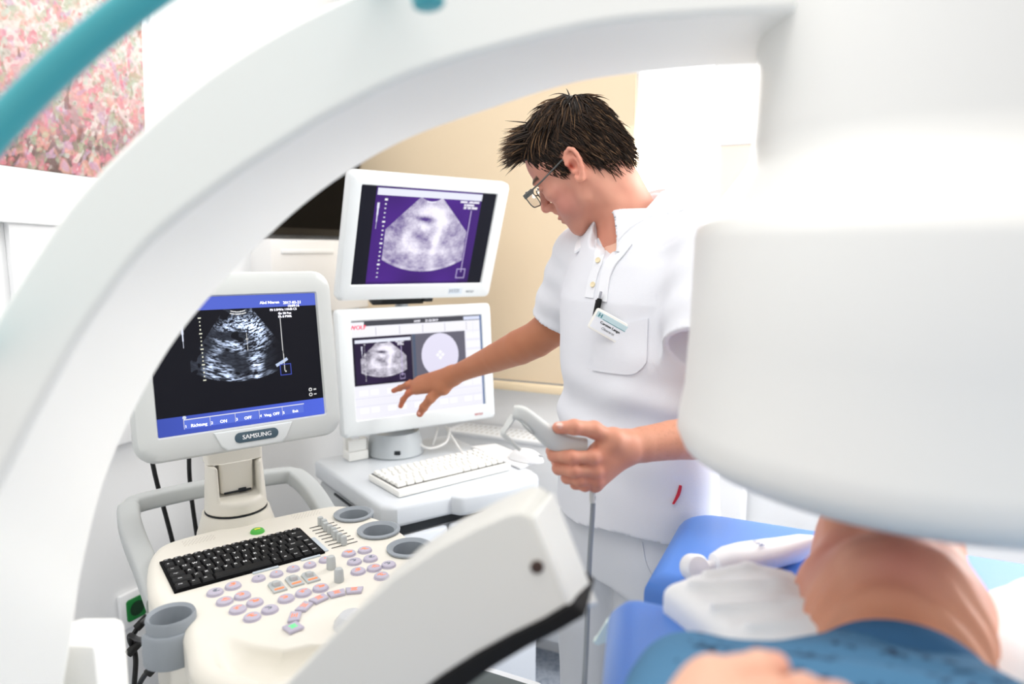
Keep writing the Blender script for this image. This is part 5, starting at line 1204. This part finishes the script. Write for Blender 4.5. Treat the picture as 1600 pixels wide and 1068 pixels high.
def strand(root, dir0, length, droop, r, col0, col1, curl, nseg=6):
    global off
    p = root.copy(); d = nrm(dir0); pts = [p.copy()]
    for i in range(nseg):
        d = nrm(d + droop / nseg + curl * (i / nseg) / nseg); p = p + d * length / nseg; pts.append(p.copy())
    P = [h.P(*t) for t in pts]; u = None; VV = []; CC = []
    for i in range(len(P)):
        t = nrm(P[min(i + 1, nseg)] - P[max(i - 1, 0)]); a = nrm(np.cross(t, [.3, .5, .8])); b_ = np.cross(t, a); w = r * (1 - (i / nseg) ** 1.6) + .00015
        for k in range(3): an = 2.094 * k; VV.append(P[i] + w * (math.cos(an) * a + math.sin(an) * b_)); CC.append(col0 * (1 - i / nseg) + col1 * (i / nseg))
    FF = [(off + i * 3 + k, off + i * 3 + (k + 1) % 3, off + (i + 1) * 3 + (k + 1) % 3, off + (i + 1) * 3 + k) for i in range(nseg) for k in range(3)]
    SV.append(np.array(VV)); SF.append(np.array(FF)); SCc.append(np.array(CC)); off += len(VV)
dk = np.array(lin((30, 22, 17))); lt_ = np.array(lin((150, 116, 84))); md = np.array(lin((84, 62, 46)))
cnt = 0
while cnt < 5200:
    th = math.acos(rs.uniform(-.92, 1)); ph_ = rs.uniform(-math.pi, math.pi); p, n = hair_root(th, ph_)
    wp = h.P(*p); kk = 0
    while VH.val(wp) < 0 and kk < 24: p = p + n * .0015; wp = h.P(*p); kk += 1
    while VH.val(wp) > .0015 and kk < 40: p = p - n * .0015; wp = h.P(*p); kk += 1
    li = np.interp(p[0], [-.12, -.075, -.050, -.034, -.024, .002, .006, .016, .030, .046, .060, .076, .10], [-.074, -.070, -.042, -.004, .036, .040, -.004, -.012, -.004, .024, .062, .086, .092])
    if p[2] < li + .004: continue
    cnt += 1; jit = np.array([rs.gauss(0, .2), rs.gauss(0, .2), rs.gauss(0, .14)])
    away = p - crown; away -= n * (away @ n); away = nrm(away + 1e-6)
    top = max(0, min(1, (p[2] - .075) / .04)); front = max(0, min(1, (p[0] - .02) / .04)) * top
    if front > .15:
        d0 = nrm(np.array([1.0, rs.gauss(0, .3), .25]) + n * .45 + jit); L_h = rs.uniform(.035, .06); dr_ = np.array([.3, 0, -.2]) * rs.uniform(.0, 1.3)
    elif top > .3:
        d0 = nrm(away * 1.0 + np.array([.25, 0, 0]) + n * .38 + jit * 1.4); L_h = rs.uniform(.032, .058); dr_ = -n * .75 + np.array([.1, 0, -.2])
    else:
        low = max(0, min(1, (.03 - p[2]) / .06)); d0 = nrm(np.array([-.35, 0, -1]) * 1.0 + n * (.62 - .15 * low) + jit * .8); L_h = rs.uniform(.022, .042) * (1 if p[0] < -.03 else .6); dr_ = -n * .95 + np.array([0, 0, -.25])
    li_ = rs.random(); tipc = lt_ if li_ > .94 - .17 * top else md if li_ > .6 - .2 * top else dk * 1.6
    strand(p - n * .002, d0, L_h, dr_, rs.uniform(.0009, .0019), dk, tipc, jit * .8)
me = mesh_np('hair', np.vstack(SV), np.vstack(SF)); tint(me, np.vstack(SCc)); part('hair', me, vcmat('dark_brown_hair', .6, spec=.25), man, world=True, sharp=0, label='short tousled dark brown hair')

# glasses (worn)
gm = mat('glasses_grey_metal', (96, 98, 96), .35, .5, metal=.4); HM = frame(h.o, h.f, h.l, h.u)
gl_ = empty('eyeglasses', 'thin grey-rimmed glasses worn by the standing man', 'glasses', HM)
for s in (1, -1):
    b = MB(); rim = [(.113 - .10 * abs(q[0]) ** 1.0 * .3, s * .034 + q[0], .008 + q[1]) for q in rrect(.052, .034, .012, 5)]; b.tube(rim, .0013, 8, closed=True); b.tube([(.113 - .02 * .3, s * .034 + x, .008 + .017) for x in (-.02, 0, .02)], .002, 8); part('rim', b, gm, gl_)
    b = MB(); Vl = [(.113 - .03 * abs(q[0]), s * .034 + q[0], .008 + q[1]) for q in rrect(.050, .032, .011, 5)]; b.loft([Vl, [(x + .0015, y, z) for x, y, z in Vl]], 0, False); part('lens', b, mat('clear_lens', (250, 252, 252), .02, .5, trans=1), gl_)
    b = MB(); b.box((.100, s * .0665, .018), (.024, .0022, .010), .0008); b.tube([(.110, s * .062, .020), (.105, s * .067, .019), (.06, s * .067, .020), (.0, s * .0735, .024), (-.014, s * .074, .020), (-.026, s * .071, .004)], .0018, 8); part('temple', b, gm, gl_)
b = MB(); b.tube(spline([(.112, -.009, .012), (.116, 0, .016), (.112, .009, .012)], 4), .0013, 8); part('bridge', b, gm, gl_)

# hand unit and its cable
hu_m = mat('hand_unit_grey', (206, 208, 206), .45, .4)
sp = [at(*t) for t in ((802, 643, 1.035), (815, 646, 1.035), (830, 657, 1.037), (850, 675, 1.042), (868, 688, 1.048), (890, 695, 1.056), (912, 697, 1.064))]
hun = empty('remote_control', 'light grey wired hand unit with a hook, held in the hand of the standing man', 'hand control', tuple(sp[3]))
def section(sp, ws, hs, dz=0):
    rings = []; P = spline(sp, 4)
    for i, p in enumerate(P):
        t = nrm(P[min(i + 1, len(P) - 1)] - P[max(i - 1, 0)]); v_ = nrm(CAM - p); u_ = nrm(np.cross(v_, t)); v_ = np.cross(t, u_); f = i / (len(P) - 1); w, hh = np.interp(f, [0, .12, .35, .6, .8, 1], ws), np.interp(f, [0, .12, .35, .6, .8, 1], hs)
        rings.append([p + u_ * x + v_ * y for x, y in rrect(w, hh, min(w, hh) * .3, 4)])
    return rings
b = MB(); b.loft(section(sp, [.020, .023, .026, .032, .030, .026], [.030, .034, .034, .032, .030, .028])); part('housing', b, hu_m, hun, world=True)
b = MB(); hk = [at(*t) for t in ((802, 650, 1.03), (793, 664, 1.025), (786, 676, 1.022), (792, 684, 1.022), (803, 694, 1.022), (813, 703, 1.022))]
P = spline(hk, 5); rings = []
for i, p in enumerate(P):
    t = nrm(P[min(i + 1, len(P) - 1)] - P[max(i - 1, 0)]); v_ = nrm(CAM - p); u_ = nrm(np.cross(v_, t)); v_ = nrm(v_ * .55 + u_); u_ = np.cross(t, v_); w = np.interp(i / len(P), [0, .3, .6, 1], [.022, .018, .014, .009]); rings.append([p + v_ * x * .5 + u_ * y for x, y in rrect(w, .0035, .001, 2)])
b.loft(rings); part('hook', b, hu_m, hun, world=True)
b = MB(); hk = [at(*t) for t in ((812, 655, 1.02), (820, 664, 1.018), (828, 672, 1.02), (834, 678, 1.024))]; b.tube(hk, [.002, .0045, .0045, .002], 10, flat=.5); part('trigger', b, mat('hand_unit_dark', (150, 154, 154), .5), hun, world=True)
b = MB(); cp = spline([at(*t) for t in ((908, 700, 1.07), (916, 735, 1.075), (926, 766, 1.07), (926, 800, 1.07), (922, 860, 1.07), (919, 930, 1.07), (916, 1010, 1.06), (912, 1090, 1.05), (905, 1250, 1.1), (900, 1430, 1.25))], 6); b.tube(cp, .0042, 10); part('cable', b, mat('hand_unit_cable', (140, 146, 152), .5), hun, world=True)
b = MB(); b.tube([at(925.5, 758, 1.07), at(926, 785, 1.07)], .0052, 10); part('strain_relief', b, hu_m, hun, world=True)
# ------------------------------------------------------------------ the lying patient
PA, PWd = A2, W2
hp = HF((.432, .745, 1.064), np.array([0, 0, 1.]) - PA * .08, PA + np.array([0, 0, .10]), 1.08)
pN = np.array([.352, .570, 1.046])
pat = empty('person', 'patient in a blue shirt lying on the treatment table beneath the round drum', 'person', (.15, .2, 1.03))
bod = []; cl = []
v = Vol(hp.o - np.array([.20, .34, .14]), hp.o + np.array([.20, .18, .15]), .0028)
build_head(v, hp, (1, -1))
v.chain([hp.P(-.02, 0, -.01), hp.P(.0, 0, -.09), pN, pN - PA * .12 - np.array([0, 0, .02])], [.066, .069, .068, .076], .03)
for s_ in (1, -1):
    hp.ell(v, (.022, s_ * .050, -.075), (.042, .026, .070), .03); v.cap(hp.P(.02, s_ * .058, -.06), pN + PWd * s_ * -.055 + np.array([0, 0, .015]), .024, .018, .03)
hp.cap(v, (.070, -.028, -.098), (.070, .028, -.098), .026, .026, .02); hp.ell(v, (.030, 0, -.115), (.044, .066, .060), .03)
gx = np.stack(np.meshgrid(*v.ax, indexing='ij'), -1); q = hp.L(gx.reshape(-1, 3)).reshape(gx.shape); zz_ = q[..., 2] + .12 * q[..., 1] ** 2 / .02
v.D += (.0016 * np.sin(zz_ * 230 + .8 * np.sin(q[..., 1] * 40)) * np.clip((-.100 - q[..., 2]) * 40, 0, 1) * (q[..., 0] > 0)).astype(np.float32)   # soft neck wrinkles
V, Fq = v.mesh('head'); q = hp.L(V); bod.append((V, Fq)); C = np.tile(np.array(lin((246, 184, 154))), (len(V), 1))
blend(C, .5 * pnoise(V, 40, 31), (228, 146, 114)); blend(C, .8 * sph(q, (.085, .0, -.112), .05), (200, 104, 96)); blend(C, .6 * sph(q, (.06, .055, -.07), .05), (204, 112, 104)); blend(C, .6 * sph(q, (.06, -.055, -.07), .05), (204, 112, 104))
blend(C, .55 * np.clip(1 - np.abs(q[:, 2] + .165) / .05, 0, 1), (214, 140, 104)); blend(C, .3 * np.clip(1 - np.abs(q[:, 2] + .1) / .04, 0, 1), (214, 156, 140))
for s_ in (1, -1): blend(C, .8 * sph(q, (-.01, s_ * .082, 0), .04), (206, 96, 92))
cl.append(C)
# right arm and hand on the chest
W_ = at(1112, 1122, .435)
va = Vol(np.array([-.16, .0, 1.02]), np.array([.34, .56, 1.30]), .0026)
sh_ = pN - PA * .075 - PWd * .172 - np.array([0, 0, .005]); el_ = at(1040, 1245, .47)
va.chain([sh_, el_], [.048, .042], .02); va.chain([el_, (el_ + W_) / 2 + np.array([0, 0, .005]), W_], [.042, .038, .028], .02)
ph_ = dict(index=[(1190, 1091, .425), (1255, 1081, .413), (1310, 1093, .415), (1352, 1113, .418)], middle=[(1170, 1118, .412), (1244, 1112, .398), (1304, 1124, .40), (1347, 1142, .404)],
           ring=[(1164, 1146, .40), (1232, 1148, .385), (1290, 1162, .388), (1330, 1178, .392)], little=[(1157, 1172, .392), (1210, 1182, .38), (1254, 1198, .383), (1284, 1212, .387)])
for n_, pl in ph_.items(): P_ = [at(*t) for t in pl]; va.cap(W_, P_[0], .023, .0135, .012)
for n_, pl in ph_.items():
    P_ = [at(*t) for t in pl]; r0 = .0105 if n_ != 'little' else .009; build_finger(va, P_, r0, r0 * .8, .002); va.ell(P_[0], (.0125,) * 3, None, .006)
tb_ = [at(*t) for t in ((1116, 1069, .44), (1154, 1055, .437), (1187, 1045, .437), (1211, 1041, .44))]; va.cap(W_, tb_[0], .024, .018, .012); build_finger(va, tb_, .0122, .0095, .0012)
V, Fq = va.mesh('arm'); bod.append((V, Fq)); C = np.tile(np.array(lin((236, 190, 164))), (len(V), 1)); blend(C, .5 * pnoise(V, 50, 41), (216, 150, 124))
for n_, pl in ph_.items():
    for t in pl: blend(C, .4 * sph(V, at(*t), .02), (226, 144, 122))
blend(C, .8 * sph(V, tb_[3], .018), (232, 146, 126)); cl.append(C)
# trunk and legs under the clothes
v = Vol(np.array([-1.05, -1.35, .97]), np.array([.70, .80, 1.22]), .012)
v.cap(pN, pN - PA * .5 - np.array([0, 0, .01]), .055, .06, .02); v.cap(pN - PA * .08, sh_, .05, .042, .02); v.cap(pN - PA * .08, pN - PA * .075 + PWd * .19, .05, .042, .02)
for s_ in (1, -1): v.chain([pN - PA * .5 + PWd * s_ * .08 + (0, 0, -.01), pN - PA * .92 + PWd * s_ * .09 + (0, 0, -.0), pN - PA * 1.3 + PWd * s_ * .09 + (0, 0, -.01)], [.06, .048, .036], .02)
V, Fq = v.mesh('trunk'); bod.append((V, Fq)); cl.append(np.tile(np.array(lin((222, 168, 142))), (len(V), 1)))
off = 0; AV, AF = [], []
for V, Fq in bod: AV.append(V); AF.append(Fq + off); off += len(V)
me = mesh_np('body', np.vstack(AV), np.vstack(AF)); tint(me, np.vstack(cl)); part('body', me, skin, pat, world=True, sharp=0)
# blue shirt
v = Vol(np.array([-.25, -.12, 1.00]), np.array([.64, .78, 1.24]), .0038)
ts = np.array([-.06, .0, .05, .10, .20, .35, .50, .58]); ta_ = np.array([.066, .085, .15, .195, .200, .190, .185, .182]); tbb = np.array([.05, .064, .068, .072, .080, .080, .074, .07]); tz = np.array([1.050, 1.048, 1.052, 1.058, 1.066, 1.074, 1.076, 1.08])
def shirt_f(x, y, z):
    dx, dy = x - pN[0], y - pN[1]; t = -(dx * PA[0] + dy * PA[1]); s = dx * PWd[0] + dy * PWd[1]; a, b_, zc = np.interp(t, ts, ta_), np.interp(t, ts, tbb), np.interp(t, ts, tz)
    d = (np.sqrt((np.abs(s / a)) ** 2.4 + (np.abs((z - zc) / b_)) ** 2.4) ** (1 / 1.2 / 1.0) ** .5 if False else (np.abs(s / a) ** 2.3 + np.abs((z - zc) / b_) ** 2.3) ** (1 / 2.3) - 1) * np.minimum(a, b_)
    w = np.exp(-((s - .05) / .14) ** 2); d = d - .006 * np.sin(t * 120 + s * 14 + 2.5 * vnoise(s * 9 + 0 * t, t * 9, 3)) * w * np.clip((t - .02) * 9, 0, 1) * np.clip(1.4 - t * 3, 0, 1)
    return np.maximum(d, np.maximum(-.035 - t + .0 * z, t - .57)).astype(np.float32)
v.field(shirt_f, v.lo, v.lo + v.n * v.h)
v.chain([pN - PA * .10 - PWd * .13 + (0, 0, .0), sh_ + (0, 0, .004), sh_ * .45 + el_ * .55], [.056, .055, .050], .03); vb = pN - PA * .075 + PWd * .19; v.chain([pN - PA * .10 + PWd * .13, vb, vb - PA * .16 + PWd * .05], [.062, .060, .054], .03)
v.chain([pN + PA * .14 + (0, 0, .01), pN + PA * .0 + (0, 0, .012), pN - PA * .004 + (0, 0, .015)], [.066, .064, .060], .006, 's')
V, Fq = v.mesh('shirt'); C = np.tile(np.array(lin((86, 134, 170))), (len(V), 1)); dq = V - pN; t_ = -(dq @ PA); s__ = dq @ PWd
blend(C, .35 * pnoise(V, 26, 7), (72, 120, 158))
pr = np.exp(-((s__ - .0) / .15) ** 2) * (t_ > .02) * (t_ < .17); bl = (vnoise(s__ * 150 + t_ * 60, t_ * 190, 17) > .62) * (np.abs(np.sin(t_ * 75 + .6)) > .6) * (vnoise(s__ * 26, t_ * 20, 23) > .42); blend(C, .85 * bl * (pr > .25), (34, 46, 70))
me = mesh_np('shirt', V, Fq); tint(me, C); shp = part('shirt', me, vcmat('blue_cotton', .85, bump=.2, bscale=800, spec=.2), pat, world=True, sharp=0, label='blue shirt with a dark print')
b = MB(); ring = []
for i in range(33):
    a = math.radians(-112 + 224 * i / 32); dr = np.array([0, 0, 1.]) * math.cos(a) + PWd * math.sin(a); c = pN + PA * (.012 - .030 * max(0, math.cos(a))) ; r_ = .0735 - .004 * max(0, math.cos(a))
    ring.append(c + dr * r_)
b.tube(ring, .0085, 10, flat=2.0, up=PA); part('collar', b, mat('blue_collar_rib', (62, 106, 146), .85, .2), shp, world=True)
# trousers of the patient, out of the frame below
v = Vol(np.array([-1.05, -1.35, .97]), np.array([.45, .35, 1.24]), .012)
v.ell(pN - PA * .56 + (0, 0, .01), (.18, .18, .075), None, .02)
for s_ in (1, -1): v.chain([pN - PA * .54 + PWd * s_ * .085 + (0, 0, 0), pN - PA * .92 + PWd * s_ * .09 + (0, 0, 0), pN - PA * 1.26 + PWd * s_ * .09 + (0, 0, -.01)], [.078, .064, .05], .02)
part('trousers', mesh_np('trousers', *v.mesh('pt')), mat('grey_jogging_cloth', (120, 126, 136), .9), pat, world=True, sharp=0)
# folded white towel under the neck
v = Vol(np.array([.08, .40, .98]), np.array([.86, 1.0, 1.13]), .004); tc = np.array([.405, .690, 1.048])
tpoly = [(-.232, -.052), (-.215, -.015), (-.178, .016), (-.10, .034), (.05, .050), (.12, .10), (.17, .17), (.33, .16), (.34, -.12), (.0, -.145), (-.14, -.145), (-.184, -.100)]
def towel(x, y, z):
    dx, dy = x - tc[0], y - tc[1]; s = dx * PWd[0] + dy * PWd[1]; t = dx * PA[0] + dy * PA[1]
    w = .004 * np.sin(s * 34 + t * 26) + .010 * (vnoise(s * 15 + t * 6, t * 9, 6) - .5); d2 = poly_sdf(s + 0 * t, t + .006 * np.sin(s * 40), tpoly) if True else None
    qx, qz = d2 + .022 + 0 * z, np.abs(z - tc[2] - w * np.clip((z - tc[2] + .02) * 40, 0, 1)) - .030 + .022
    return (np.minimum(np.maximum(qx, qz), 0) + np.sqrt(np.maximum(qx, 0) ** 2 + np.maximum(qz, 0) ** 2) - .022).astype(np.float32)
v.field(towel, v.lo, v.lo + v.n * v.h)
for a_, b_, r_ in (((-.20, -.05), (-.02, -.02), .007), ((-.17, -.09), (.0, -.05), .006), ((-.12, .0), (.02, -.005), .006), ((-.13, -.115), (.0, -.085), .007), ((-.19, -.02), (-.10, .015), .005)):
    p0, p1 = (tc + PWd * q[0] + PA * q[1] + np.array([0, 0, .030]) for q in (a_, b_)); v.cap(p0, (p0 + p1) / 2 + PA * .008 + (0, 0, .003), r_ * .6, r_, .012); v.cap((p0 + p1) / 2 + PA * .008 + (0, 0, .003), p1, r_, r_ * .8, .012)
solo('towel', mesh_np('towel', *v.mesh('tw')), mat('white_terry', (250, 250, 250), .9, .1, bump=.3, bscale=500), 'white folded towel under the neck of the lying patient', 'towel', sharp=0)
